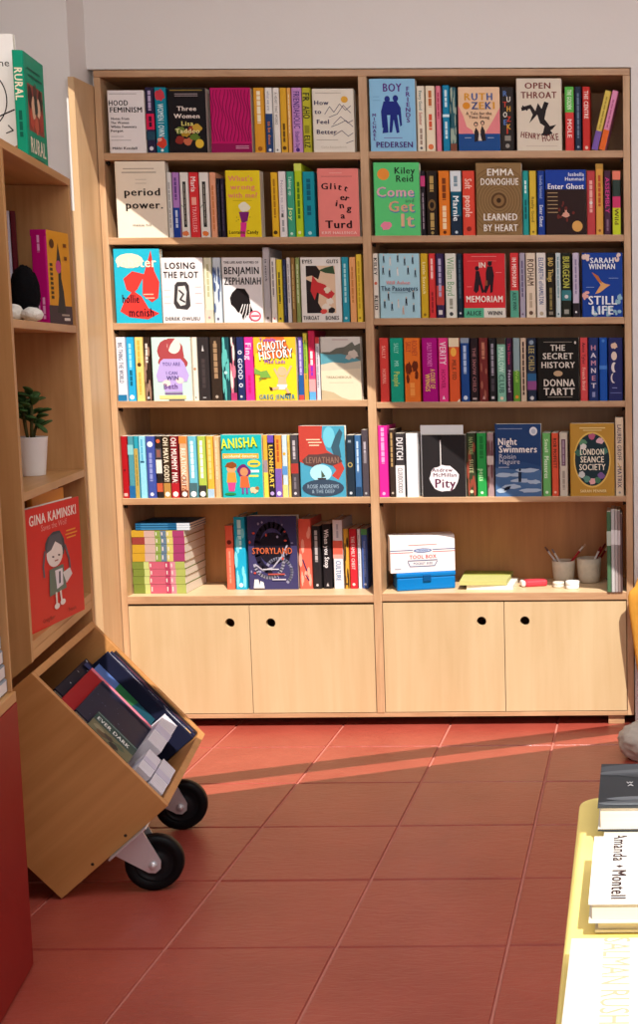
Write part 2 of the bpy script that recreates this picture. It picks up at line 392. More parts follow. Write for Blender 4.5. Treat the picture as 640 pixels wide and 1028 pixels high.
# ================================================================== THE BOOKS
ORD = ['', 'just', 'second', 'third', 'fourth', 'fifth', 'sixth', 'seventh', 'eighth', 'ninth', 'tenth', 'eleventh']
ROWN = ['top', 'second', 'third', 'fourth', 'fifth', 'sixth']
ORD1 = ['first'] + ORD[2:]
def fit(s):
    for a, b in (('paperback spine', 'spine'), ('hardback spine', 'spine'), (' paperback with', ' spine with'), (' paperback', ''), (' of the', ' of'), (' spine,', ',')):
        if len(s.replace(',', '').split()) > 16: s = s.replace(a, b, 1)
    return s
BAYN = {'L': 'left', 'R': 'right'}
def c3(a, b): return (a, b)
# ('F', px x0, px x1, px top, landmark, long description, colour, front art, options) faces out; ('S', x0, x1, top, look, colour, spine art, options) shows its spine
def S_(x0, x1, top, look, col, *ops, **kw): return ('S', x0, x1, top, look, col, ops, kw)
def F_(x0, x1, top, mark, long, col, *ops, **kw): return ('F', x0, x1, top, mark, long, col, ops, kw)
BX = {'L': (XLi, XD0), 'R': (XD1, XRi)}
CLR = {(b, k): (zt0 if k == 0 else on_y({'L': 240, 'R': 500}[b], SHELF[b][k-1][1]).z) for b in 'LR' for k in range(6)}
def shelf(bay, row, rows, yf0=.007):
    z = ZS[bay, row]; sname = f'{ROWN[row]} {BAYN[bay]} shelf'; pyb = SHELF[bay][row][0]
    marks = [(i, r[4]) for i, r in enumerate(rows) if r[0] == 'F']
    for i, r in enumerate(rows):
        kw = dict(r[-1]); yf = kw.pop('yf', (yf0+random.uniform(0, .004)) if r[0] == 'S' else max(.004, yf0-.003))
        lean = kw.pop('lean', 0.)
        pym = (r[3]+pyb)/2
        xa, xb = on_y(r[1], pym, yf).x+.0004, on_y(r[2], pym, yf).x-.0004; xa = max(xa, BX[bay][0]+.0006); xb = min(xb, BX[bay][1]-.0006)
        h = min(max(.1, on_y((r[1]+r[2])/2, r[3], yf).z - z - .0006), CLR[bay, row]-z-.0025); zz = z+.0004
        hard = kw.pop('hard', h > .207); nm = 'hardback_book' if hard else 'paperback_book'
        grp = f'books on the {sname}'
        if r[0] == 'S':
            j, m = min(marks, key=lambda q: abs(q[0]-i)); n = abs(i-j); sd = 'right' if i > j else 'left'
            if n < 5: lb = fit(f'{r[4]} spine, {ORD[n]} {sd} of the {m}, {sname}')
            elif i < len(rows)-i: lb = fit(f'{r[4]} spine, {ORD1[i]} from the left end of the {sname}')
            else: lb = fit(f'{r[4]} spine, {ORD1[len(rows)-1-i]} from the right end of the {sname}')
            wd = kw.pop('wd', .128 if h < .205 else .145)
            o = book(nm, lb, (xb-xa)*math.cos(lean), h, wd, r[5], r[6], (), (xa, yf, zz), 0., hard, grp, **kw)
            if lean:
                o.rotation_euler = (0, lean, 0); o.location.z += (xb-xa)*math.sin(lean)
        else:
            th = kw.pop('th', .026)
            r7 = [q for q in r[7] if q[0] != 't'] + [q for q in r[7] if q[0] == 't']
            o = book(nm, fit(r[5]+f', facing out on the {sname}'), th, h, xb-xa, r[6], kw.pop('spine', ()), r7, (xa, yf+th, zz), -math.pi/2, hard, grp, **kw)
K, Wt, CR = '1d1b1c', 'efece8', 'ece0cc'
NV, OR, YE, RD, TE, PK, MG, LM = '1c2547', 'ea7a2c', 'efc02f', 'd6342c', '1aa0a6', 'f0709c', 'c80f74', 'b9d02c'
def fig(u, v, s, c, hd='e3b79a'):      # a small walking figure
    return [P([(u-.5*s, v-1.5*s), (u-.2*s, v-1.5*s), (u, v-.5*s), (u+.3*s, v-1.5*s), (u+.6*s, v-1.5*s), (u+.35*s, v), (u+.4*s, v+.9*s), (u-.35*s, v+.9*s), (u-.45*s, v)], c), E(u, v+1.25*s, .28*s, .3*s, hd, 10)]
def blob(u, v, ru, rv, c, seed=1, n=14, amp=.25):
    q = random.Random(seed); return P([(u+ru*math.cos(2*math.pi*k/n)*(1+q.uniform(-amp, amp)), v+rv*math.sin(2*math.pi*k/n)*(1+q.uniform(-amp, amp))) for k in range(n)], c)
def speck(n, c, seed, r=.02, u0=.05, u1=.95, v0=.05, v1=.95):
    q = random.Random(seed); return [E(q.uniform(u0, u1), q.uniform(v0, v1), r*q.uniform(.5, 1.4), r*q.uniform(.4, 1), c, 7) for _ in range(n)]
def arcs(cu, cv, rads, asp, w, c, a0=0., a1=6.284, n=18):
    return [Ln([(cu+r*math.cos(a0+(a1-a0)*k/n), cv+r*asp*math.sin(a0+(a1-a0)*k/n)) for k in range(n+1)], w, c) for r in rads]
def wavy(n, c, w, seed):
    q = random.Random(seed); o = []
    for i in range(n):
        x = (i+.5)/n; ph = q.uniform(0, .8); o.append(Ln([(min(.98, max(.02, x+.035*math.sin(k*.9+ph+i*.7))), .17+.8*k/12) for k in range(13)], w, c))
    return o

shelf('L', 0, [
 F_(108.3, 145.6, 90.6, 'white bold-lettered cover', 'white paperback with bold black capitals', 'e9e3e2', T('HOOD', .3, .8, .075, '2b2528', .54), T('FEMINISM', .5, .69, .075, '2b2528', .9), T('Notes From', .33, .55, .036, '4a4347', .5), T('The Women', .32, .485, .036, '4a4347', .5), T('White Feminists', .42, .42, .036, '4a4347', .7), T('Forgot', .23, .355, .036, '4a4347', .34), R(.06, .26, .4, .267, '8d8588'), R(.06, .2, .6, .207, '8d8588'), R(.06, .94, .8, .948, '8d8588'), T('Mikki Kendall', .42, .075, .036, '2b2528', .7)),
 S_(146.4, 155, 87.6, 'navy and pink paperback', '2a2342', B(.36, .6, 'd62350'), B(.2, .33, '27485c'), G(0.65, 0.95, 'b8a8c8', .34), G(0.40, 0.56, '3a1030', .34), D(.07, 'd8d3dc', .25)),
 S_(155.6, 167.4, 87.6, 'turquoise flowered paperback', '12849a', blob(.5, .88, .42, .09, 'c43a48', 3), blob(.5, .16, .45, .08, 'd0402f', 4), blob(.3, .2, .2, .03, 'e9a08a', 5), V('WOMEN I OWN', .5, .5, 'd6eef0', .5), D(.04, 'e4f0f0', .12)),
 F_(168.4, 207.2, 88, 'black fruit cover', 'black paperback with pale lettering over painted fruit', '191417', *[blob(u, v, .12, .06, c, i) for i, (u, v, c) in enumerate([(.3, .2, '8c2f25'), (.5, .17, 'c46a4a'), (.68, .24, '5f7a2c'), (.45, .3, 'b08a2a'), (.62, .36, '9c3b2a'), (.3, .34, '6e7f34'), (.75, .38, 'c8a23a')])], T('Three', .5, .68, .062, 'ecdfd4'), T('Women', .5, .565, .062, 'ecdfd4'), T('Lisa', .5, .45, .062, 'e6d97a'), T('Taddeo', .5, .335, .062, 'e9e0a0'), E(.8, .14, .11, .07, 'e0b93c'), R(.08, .955, .92, .967, 'a58a3a'), R(.2, .9, .8, .91, 'a99'), R(.2, .87, .8, .88, 'a99'), th=.036),
 F_(211, 252.2, 88, 'magenta wavy-line cover', 'magenta paperback covered in dark wavy lines', 'bf1263', R(0, 0, 1, .14, '8f1050'), *wavy(13, '6d0c43', .016, 2), R(.6, .09, .92, .1, 'e0a0c0'), R(.6, .06, .92, .07, 'e0a0c0')),
 S_(254.6, 265.4, 88, 'ochre yellow paperback', 'd99a2b', G(0.45, 0.95, 'f2e6c8', .34), D(.06, '9c5a1c', .22)),
 S_(266.2, 273.6, 88, 'half white half navy paperback', 'e6e3de', B(0, .6, '27406e'), V('what we are', .8, .3, '8a8ea0', .4, False), V('to be done', .3, .36, 'd9824a', .4), D(.04, 'dfe2ea', .2)),
 S_(274.2, 280.6, 88, 'plain white paperback', 'e9e4dc', V('A HEART THAT WORKS', .68, .5, '8a8480', .42), D(.04, '777', .18)),
 S_(281.2, 288, 88, 'mustard paperback', 'dba62c', G(.15, .45, '6a4a18', .35), D(.07, '5a3a14', .3)),
 S_(288.4, 292, 88, 'thin apricot paperback', 'e3a95c', G(.3, .9, 'f0d8a8', .3)),
 S_(292.8, 303, 88, 'lilac paperback with purple lettering', 'c58fc8', V('FRIENDAHOLIC', .66, .58, '4b2a78', .62), V('Elizabeth Day', .2, .26, '5b3a88', .4), D(.04, '4b2a78', .2)),
 S_(303.4, 312, 88, 'black-lettered yellow-green paperback', 'b9b32f', V('FR', .86, .14, '22231a', .8), V('AHO', .62, .2, '22231a', .8), R(.2, .3, .8, .42, '8d8a22'), V('ELIZ', .17, .2, '22231a', .7)),
 F_(313.4, 355.3, 89, 'cream mountain-line cover', 'cream paperback with thin mountain outlines', 'e4dccd', T('How', .22, .78, .062, '3d3656', .36), T('to', .14, .64, .062, '3d3656', .2), T('Feel', .25, .48, .062, '3d3656', .36), T('Better', .33, .32, .062, '3d3656', .52), E(.78, .83, .085, .053, 'dda63c'), *[Ln(q, .014, '4d475c') for q in ([(.3, .6), (.42, .72), (.52, .63), (.66, .76), (.8, .66), (.93, .73)], [(.4, .55), (.6, .6), (.75, .74), (.92, .62)], [(.5, .44), (.68, .56), (.85, .46), (.97, .5)], [(.45, .4), (.62, .44), (.8, .5), (.97, .4)], [(.5, .26), (.7, .34), (.85, .25), (.97, .3)], [(.8, .14), (.97, .18)])], R(.08, .93, .7, .937, 'a59c90'), R(.08, .19, .6, .197, 'a59c90'), T('Cathy Rentzenbrink', .5, .08, .028, 'c9bfae', .8, False)),
])
shelf('R', 0, [
 F_(370.6, 417, 79, 'light blue two-figure cover', 'light blue book with two dark figures', '8ec4e6', T('BOY', .5, .88, .1, '5b2f86', .42), *[T(c, .84, .86-.072*k, .055, '5b2f86', .12) for k, c in enumerate('FRIENDS')], *[T(c, .1, .5-.055*k, .04, '5b2f86', .1) for k, c in enumerate('MICHAEL')], T('PEDERSEN', .53, .09, .07, '4b2b78', .82), E(.39, .72, .06, .045, '1c2a80'), E(.57, .73, .06, .045, '1c2a80'), P([(.27, .32), (.25, .55), (.31, .69), (.45, .69), (.6, .69), (.68, .6), (.7, .36), (.66, .34), (.63, .5), (.6, .5), (.64, .26), (.58, .25), (.52, .44), (.48, .26), (.42, .26), (.45, .5), (.38, .5), (.4, .26), (.27, .25), (.33, .48), (.3, .33)], '1c2a80'), R(.08, .75, .22, .757, '6fa0c8'), R(.08, .7, .24, .707, '6fa0c8'), R(.3, .18, .7, .19, '7a6fb0')),
 S_(418.2, 426, 86.2, 'cream teal-lettered paperback', 'e8dfcb', V('Every Good', .78, .3, '3f6f70', .4), V('Summer', .5, .2, 'b04a3a', .4), G(.1, .35, 'a08a78', .3), D(.05, '666', .18), ),
 S_(427, 436.4, 86.2, 'cream orange-lettered paperback', 'ecdcc0', G(0.68, 0.93, 'c06a3a', .34), G(0.33, 0.57, 'd8583a', .34), D(.07, 'e07848', .3)),
 S_(437.4, 442.4, 86.2, 'thin pink paperback', 'e27f92', G(0.50, 0.90, 'b23a58', .34)),
 S_(444, 451, 85.5, 'teal white-lettered paperback', '1783ac', G(0.67, 0.93, 'cfeaf2', .34), B(.52, .56, 'd8eef4'), G(0.19, 0.45, 'cfeaf2', .34)),
 S_(451.6, 458, 87.6, 'dark teal patterned paperback', '2b5b68', *speck(14, '9fb0a0', 5, .14), B(0, .12, '7c4a3a')),
 F_(459.6, 501.6, 87.4, 'peach and blue two-women cover', 'peach and blue paperback with two dark-haired women', 'ecc6a2', B(0, .27, '1f4c8c'), P([(0, .27), (0, .72), (.12, .55), (.2, .38), (.34, .32), (.36, .27)], 'e5868a'), P([(1, .27), (1, .68), (.85, .5), (.72, .36), (.66, .3), (.64, .27)], 'e5868a'), *[T(c, u, .85, .1, k, .17) for c, u, k in (('R', .22, 'd99a2e'), ('U', .4, '3a5a9a'), ('T', .58, 'd99a2e'), ('H', .76, '3a5a9a'))], E(.2, .71, .09, .055, 'dc8f2a'), *[T(c, u, .71, .1, k, .17) for c, u, k in (('Z', .4, '3a4f88'), ('E', .56, 'd99a2e'), ('K', .72, '3a4f88'), ('I', .86, 'd99a2e'))], T('A Tale for the', .5, .59, .042, '6b5548', .62), T('Time Being', .5, .53, .042, '6b5548', .5), P([(.38, .14), (.38, .3), (.42, .37), (.48, .3), (.5, .16)], '2b2226'), P([(.54, .15), (.53, .32), (.57, .4), (.63, .32), (.66, .16)], '2b2226'), E(.42, .42, .05, .036, '241c1e'), E(.58, .44, .05, .036, '241c1e'), E(.42, .415, .03, .022, 'e6b79c'), E(.58, .435, .03, .022, 'e6b79c'), P([(.47, .16), (.5, .32), (.56, .16)], 'd9d0c4'), R(.15, .2, .3, .21, 'b0c0dc'), R(.7, .2, .85, .21, 'b0c0dc')),
 S_(502, 515.6, 87.4, 'charcoal paperback with multicoloured letters', '2c2624', *[T(c, u, v, .075, k, .34) for c, u, v, k in (('R', .35, .9, '5a7ab8'), ('U', .62, .81, 'e6e0d4'), ('T', .35, .73, 'c8402f'), ('H', .62, .66, 'd9a23c'), ('O', .35, .57, 'e6e0d4'), ('Z', .62, .5, 'c8402f'), ('E', .35, .45, '5a7ab8'), ('K', .6, .38, 'd9a23c'), ('I', .5, .31, 'c8402f'))], R(.3, .16, .75, .24, '8f8a80'), D(.08, '98928a', .16)),
 F_(518, 563.4, 78.6, 'cream animal-drawing cover', 'cream book with rough animal drawing', 'dfd3c0', T('OPEN', .48, .9, .075, '7a3530', .6), T('THROAT', .5, .77, .08, '7a3530', .8), P([(.28, .38), (.36, .5), (.3, .58), (.12, .55), (.1, .6), (.32, .64), (.42, .55), (.48, .66), (.56, .58), (.62, .68), (.72, .66), (.66, .56), (.62, .44), (.74, .34), (.88, .36), (.8, .3), (.7, .26), (.58, .24), (.62, .34), (.52, .38), (.46, .5)], '241c1c'), P([(.52, .22), (.66, .2), (.8, .24), (.72, .3)], '241c1c'), Ln([(.14, .62), (.24, .56)], .03, '241c1c'), T('HENRY', .3, .21, .075, '7a3530', .44, True, -.12), T('HOKE', .74, .18, .085, '7a3530', .38, True, .1), R(.2, .06, .9, .065, 'b8a898')),
 S_(566.8, 575.8, 87, 'green over red paperback', 'd8413f', B(.6, 1, '5cb84e'), V('THE GOLDEN', .8, .3, 'e6f4d8', .5), V('MOLE', .35, .3, 'f6d8d0', .5)),
 S_(576.6, 583.2, 87, 'dark navy paperback', '243148', G(.2, .9, '6d7f98', .3), D(.06, '8a98ac', .2)),
 S_(584.2, 592, 87, 'red white-lettered paperback', 'c8332e', V('THE CENTRE', .72, .44, 'f4dcd4', .55), D(.05, 'f0c8b8', .22), wd=.129),
 S_(593, 599.6, 90, 'leaning yellow and violet paperback', 'd8c05c', B(0, .32, '7a5aa8'), G(.35, .9, 'a89038', .25), lean=.245),
 S_(600.4, 606.8, 90, 'leaning pink and orange paperback', 'dc8fb4', B(0, .34, 'e4692a'), G(.38, .85, 'b05f88', .25), lean=.245),
])
shelf('L', 1, [
 F_(116, 167, 161.9, 'large cream two-word cover', 'large cream paperback with two lower-case black words', 'ecdfcb', T('period', .53, .6, .09, '2c241f', .74), T('power.', .56, .43, .09, '2c241f', .76), R(.17, .9, .78, .91, '9c8f7e'), R(.14, .85, .82, .862, '9c8f7e'), R(.4, .76, .62, .766, 'b8aa98'), R(.4, .71, .62, .716, 'b8aa98'), T('maisie hill', .5, .165, .03, '8a7d6e', .46), th=.03, hard=False),
 S_(168, 172.6, 173, 'thin white paperback', 'e0dcd6', G(.15, .85, 'a09c98', .3)),
 S_(173.2, 180.2, 173, 'lilac over blue paperback', 'b07cc0', B(0, .46, '1f3f96'), G(0.58, 0.92, '6a4488', .34), G(0.14, 0.42, 'c8d4ee', .34)),
 S_(181, 189.6, 173, 'white black-barred paperback', 'e4dfd6', R(.34, .16, .7, .86, '2c2a2a'), G(.2, .82, '8a8478', .12, .52), blob(.5, .06, .4, .04, 'dc7a4a', 3), Ln([(.1, .5), (.3, .47)], .06, '5a8a5a')),
 S_(190, 199.6, 173, 'bright red paperback', 'd83236', V('TRAVELLERS', .28, .4, 'f0a0a0', .45), V('Maria', .82, .24, 'f6e0dc', .55), R(.25, .5, .75, .62, 'f0a898')),
 S_(200.2, 209.8, 173, 'white black-barred paperback with orange foot', 'e4dfd6', R(.34, .16, .7, .86, '2c2a2a'), G(.2, .82, '8a8478', .12, .52), blob(.5, .06, .4, .04, 'e0783c', 8), Ln([(.1, .46), (.3, .5)], .06, '4a7a5a')),
 S_(210.8, 217, 173, 'salmon orange paperback', 'e5a07c', G(.1, .8, 'c87848', .3)),
 S_(217.6, 221, 179, 'slim black paperback', '211e26', G(.1, .9, '4a4452', .3)),
 S_(221.4, 225.4, 179, 'slim dark violet paperback', '2a2233', G(.1, .9, '54485e', .3)),
 F_(226.6, 261.6, 171, 'yellow vase cover', 'yellow paperback with orange lettering and a purple vase', 'e8cf22', T("What's", .45, .88, .072, 'ea8f6c', .72), T('wrong', .5, .755, .072, 'ea8f6c', .72), T('with me?', .5, .63, .072, 'ea8f6c', .86), R(.2, .545, .75, .552, 'b8a018'), blob(.52, .45, .16, .07, 'ece6d0', 6), P([(.36, .38), (.66, .38), (.6, .24), (.44, .2)], '7a2470'), P([(.4, .22), (.58, .22), (.52, 0), (.38, 0)], 'd8348c'), *[E(u, v, .012, .008, '5a4a28', 6) for u, v in ((.3, .3), (.34, .26), (.68, .3), (.28, .24))], T('Lorraine Candy', .48, .075, .05, '5a4a14', .86), th=.038),
 S_(272, 279, 173, 'golden yellow paperback', 'e3b229', G(.3, .9, 'a8781c', .3), D(.07, '4a3818', .3), ),
 S_(279.6, 287.2, 172, 'white thin-lettered paperback', 'e4dcda', V('Notes to self', .62, .5, '9a8ea0', .35, False), R(.3, .3, .6, .36, '555'), G(.08, .26, '999', .3), ),
 S_(288, 295.4, 172, 'sea green paperback', '3f9f7c', V('Taking up', .78, .3, 'c8e8d4', .4), V('Joy', .35, .2, 'd8e8a0', .5), D(.05, 'cfe8d8', .2)),
 S_(295.8, 303.4, 164, 'tall lime paperback', 'b2cc22', B(.9, 1, 'cfdc60'), G(0.25, 0.75, '4a7a1a', .34), D(.06, 'e8f0b0', .22)),
 S_(304, 316, 172.2, 'broad teal paperback', '18909e', G(0.55, 0.89, '0e5a70', .34), G(0.32, 0.48, '0e5a70', .34), D(.06, '9fd4d8', .16)),
 F_(318.6, 360.2, 169, 'salmon pink cover', 'salmon pink paperback with tumbling black letters', 'e7837b', *[T(c, u, v, .082, '2a1719', .2, True, a) for c, u, v, a in (('G', .18, .74, 0), ('l', .33, .74, -.1), ('i', .43, .74, .1), ('t', .55, .73, -.25), ('t', .7, .71, -.4), ('e', .6, .58, .1), ('r', .72, .57, -.3), ('i', .46, .49, -.2), ('n', .58, .46, .1), ('g', .76, .42, -.1), ('a', .6, .31, 0))], T('Turd', .5, .18, .1, '2a1719', .74), T('KRIS HALLENGA', .5, .055, .036, 'f4c8bc', .86), R(.3, .93, .6, .936, 'f0b8ac'), R(.1, .88, .85, .887, 'a85a54')),
])
shelf('R', 1, [
 F_(374.8, 421.2, 163, 'bright green cover', 'bright green hardback with curly purple and peach lettering', '5ccb78', E(.22, .84, .13, .08, 'e8923c'), T('Kiley', .68, .89, .08, '23402e', .46), T('Reid', .68, .78, .08, '23402e', .4), T('Come', .48, .59, .13, '4a86b0', .86), T('Come', .47, .6, .12, 'd9a8b0', .84), T('and', .78, .48, .05, '4a8a60', .2), T('Get', .6, .39, .14, '4a86b0', .6), T('Get', .59, .4, .13, 'd8a47c', .58), T('It', .72, .2, .17, '4a86b0', .36), T('It', .71, .21, .16, 'd9b08c', .34), blob(.25, .13, .12, .06, 'e886a0', 5)),
 S_(422, 426.8, 171.4, 'thin black and pink paperback', '241d24', B(.76, .92, 'c8447c'), G(.1, .66, '9a8a94', .3)),
 S_(427.6, 439, 171.4, 'black paperback with gold ornament', '241a14', G(0.68, 0.92, 'b89a5a', .34), E(.5, .47, .34, .09, '7a5c34', 12), E(.5, .47, .2, .05, '241a14', 12), G(0.09, 0.35, 'b89a5a', .34), D(.04, 'a08850', .14)),
 S_(440, 451.2, 171.4, 'orange paperback', 'e07a25', G(0.55, 0.89, '7a3a14', .34), G(0.10, 0.46, 'f4d8b0', .34), D(.05, '6a3010', .16)),
 S_(452, 462.8, 171.4, 'white over blue paperback', '14566f', B(.68, 1, 'dfe4e6'), B(0, .3, '1c2c40'), G(0.76, 0.92, '8098a4', .34), V('Marnie', .42, .4, 'eef4f6', .55), D(.05, 'c0ccd4', .14)),
 S_(463.8, 476.4, 171.4, 'scarlet paperback', 'dc4a38', V('Soft', .8, .16, 'f6d0c0', .55), V('people', .45, .34, 'f6d0c0', .55), D(.1, '8a2a20', .2)),
 F_(477.4, 523.4, 163.4, 'wood-ring cover', 'brown hardback with log growth rings', '8f7048', *arcs(.5, .48, [.1, .16, .22, .28, .34, .4, .47, .54, .62, .7], .66, .012, '6d5230', 0, 6.2832, 28), E(.5, .48, .17, .11, '5a3f22'), E(.5, .48, .12, .08, '8a6840'), E(.5, .48, .05, .035, '3f2a16'), T('EMMA', .54, .87, .085, 'efe8dc', .6), T('DONOGHUE', .52, .74, .085, 'efe8dc', .84), T('LEARNED', .53, .25, .085, 'efe8dc', .76), T('BY HEART', .53, .1, .085, 'efe8dc', .76)),
 S_(524.4, 530.2, 171.4, 'slim teal paperback', '2a9d9a', G(0.65, 0.85, 'd8f0ec', .34), G(0.25, 0.55, '0e5c60', .34)),
 S_(531, 538, 171.4, 'butter yellow paperback', 'd9b83e', V('Really Good', .4, .4, '6a5418', .4), D(.05, '6a5418', .16)),
 S_(539.2, 546.6, 171.4, 'royal blue paperback', '1f3f94', V('Isabella Hammad', .75, .36, '9fb0dc', .4), V('Enter Ghost', .3, .34, 'e4e8f4', .5)),
 F_(547.2, 588, 170.4, 'blue over brown cover', 'blue over brown paperback with gold medallion', '2e1c1a', B(.7, 1, '1d3f9e'), T('Isabella', .76, .93, .05, 'dfe4f4', .4), T('Hammad', .72, .86, .05, 'dfe4f4', .48), T('Enter Ghost', .5, .745, .075, 'f2f2f6', .9), *[R(.05, v, .3, v+.012, 'b89a70') for v in (.64, .58, .52, .46, .4, .34)], blob(.5, .31, .1, .04, 'd8a08c', 4), Ln([(.5, .28), (.5, .38)], .05, 'd8a08c'), *speck(8, '6a2a24', 8, .04, .3, .9, .2, .5), E(.78, .13, .13, .085, 'd9a45a')),
 S_(588.6, 597.2, 171.4, 'coral red paperback', 'bd4346', G(0.35, 0.85, 'e8b0a4', .34), D(.5, 'e8e0d8', .2)),
 S_(597.6, 605.2, 164.4, 'tall amber paperback', 'd9a04a', B(.93, 1, 'b58a3e'), G(0.40, 0.84, 'b8502c', .34), D(.06, '8a4a20', .18)),
 S_(606, 612.8, 171.4, 'dark paperback with pink lettering', '4a2a40', V('ASSEMBLY', .62, .56, 'd0408c', .62), G(.06, .24, '8a6a80', .3)),
 S_(614.4, 622.6, 171.4, 'striped neon paperback', '31403a', B(.86, 1, 'e8806a'), B(.42, .6, 'cc3a6a'), B(0, .42, 'c6d22e'), V('Wild', .28, .26, '5a4a1a', .5)),
])
shelf('L', 2, [
 F_(114.6, 161.2, 249.7, 'lobster-claw cover', 'turquoise hardback with red lobster claws', '27b1cb', E(.35, .84, .3, .1, 'e6dfc2', 14), P([(.2, .6), (.26, .45), (.4, .4), (.5, .46), (.62, .6), (.66, .66), (.4, .7)], 'd93c36'), P([(.82, .98), (.88, .7), (.98, .55), (.94, .34), (.8, .28), (.6, .38), (.62, .6)], 'd93c36'), P([(.2, .3), (.4, .44), (.58, .36), (.72, .2), (.95, .13), (.7, .05), (.3, .08), (.1, .16)], 'd93c36'), T('lobster', .5, .82, .12, 'efe6cc', .86), T('hollie', .34, .33, .1, '2c1220', .38), T('mcnish', .56, .145, .1, '2c1220', .56), R(.62, .38, .84, .395, 'f0b8a0'), R(.66, .33, .86, .345, 'f0b8a0')),
 F_(161.8, 204.2, 258.6, 'white sofa-sketch cover', 'white paperback with thick black sofa sketch', 'e9e2e0', T('LOSING', .47, .88, .085, '3a3436', .74), T('THE PLOT', .48, .74, .085, '3a3436', .84), P([(.32, .58), (.38, .63), (.6, .63), (.66, .57), (.68, .26), (.6, .2), (.34, .22), (.28, .3)], '3f3b3c'), P([(.4, .56), (.56, .57), (.6, .48), (.56, .28), (.44, .26), (.36, .34)], 'dcd6d2'), Ln([(.42, .5), (.52, .44), (.44, .36), (.55, .32)], .04, '3f3b3c'), *[R(u, v, u+.16, v+.006, 'd8b0b0') for u, v in ((.06, .5), (.06, .4), (.8, .45), (.8, .55), (.06, .3), (.8, .3))], T('DEREK OWUSU', .48, .065, .045, '555050', .84)),
 S_(205, 213, 258.6, 'pale cream paperback', 'ded9bc', G(.4, .9, 'b8b48c', .3), B(0, .2, 'd8c4b0'), D(.08, 'a88', .16)),
 S_(213.8, 221.8, 258.6, 'pale blue speckled paperback', 'c9d3da', *speck(9, '4a5a80', 6, .14), D(.06, '667', .16)),
 F_(223, 263.2, 258.4, 'white head-silhouette cover', 'white paperback with a black profile and pink roundel', 'e6e0de', T('THE LIFE AND RHYMES OF', .5, .925, .034, '332d2e', .88), T('BENJAMIN', .5, .8, .1, '1f1a1b', .9), T('ZEPHANIAH', .52, .64, .1, '1f1a1b', .94), P([(.2, .28), (.18, .38), (.24, .46), (.36, .53), (.56, .52), (.66, .42), (.7, .25), (.8, .1), (.7, .02), (.6, .12), (.5, .02), (.44, .14), (.36, .16), (.3, .22)], '1f1a1b'), *[Ln([(.3+.1*k, .02), (.42+.08*k, .16), (.5+.06*k, .28)], .022, 'e6e0de') for k in range(4)], E(.8, .1, .15, .085, 'c8586c'), E(.8, .1, .11, .062, 'ecdfe0'), R(.7, .085, .9, .115, 'c8586c')),
 S_(264, 271, 248.4, 'tall grey paperback', 'b9b0b2', V('in search', .7, .3, '5a5458', .35), D(.06, '5a5458', .2), yf=.02),
 S_(271.6, 277, 258.6, 'white small-lettered paperback', 'e4dcd2', G(.4, .94, '8a8080', .3), D(.06, 'c66', .2)),
 S_(277.6, 283.4, 260.4, 'lemon yellow paperback', 'e0c83a', G(0.30, 0.80, '6a6024', .34), D(.06, '444', .2)),
 S_(283.9, 287.4, 260.4, 'slim navy paperback', '2a3050', G(.1, .9, '56607e', .3)),
 S_(287.9, 291.8, 258.6, 'slim white paperback', 'd9d4d0', G(.3, .9, '9a9494', .3)),
 S_(292.2, 296.3, 258.6, 'slim bronze paperback', '8f6d3c', G(.2, .9, 'c8a870', .3)),
 S_(296.8, 301, 258.6, 'slim olive paperback', '8d9a5c', G(.3, .9, 'd0d8a8', .3)),
 F_(301.6, 342.4, 258.2, 'white framed-painting cover', 'white paperback framing a red, black and cream painting', 'e6e0d8', R(.14, .14, .86, .87, 'e0c0a0'), P([(.14, .87), (.4, .87), (.5, .78), (.44, .66), (.28, .72), (.14, .7)], '2c2220'), P([(.14, .66), (.34, .6), (.46, .5), (.42, .3), (.56, .14), (.14, .14)], '2a2324'), P([(.3, .72), (.42, .62), (.6, .58), (.84, .44), (.72, .34), (.52, .42), (.4, .46), (.34, .34), (.24, .48)], 'c8383a'), P([(.46, .8), (.62, .84), (.82, .87), (.86, .74), (.62, .76)], '3a5236'), blob(.62, .24, .1, .05, 'e8dccc', 2), blob(.72, .32, .09, .05, 'e8dccc', 3), blob(.55, .16, .08, .04, 'd8504a', 5), blob(.75, .18, .09, .05, '2a2426', 7), blob(.66, .5, .08, .05, 'e4d0b8', 9), T('EYES', .18, .935, .05, '332d2c', .26), T('GUTS', .8, .935, .05, '332d2c', .3), T('THROAT', .24, .065, .055, '332d2c', .4), T('BONES', .76, .065, .055, '332d2c', .34)),
 S_(343, 349.8, 258, 'blue-green paperback', '2c92a6', G(.3, .9, 'a8d8dc', .3), D(.06, 'bfe0e4', .2)),
 S_(350.6, 357, 258, 'peach paperback', 'e3a36c', G(.3, .85, 'c07a40', .3)),
 S_(357.5, 363.2, 255.2, 'sunny yellow paperback', 'e2c240', G(.2, .9, 'b89428', .3), D(.06, '8a6a20', .2)),
])
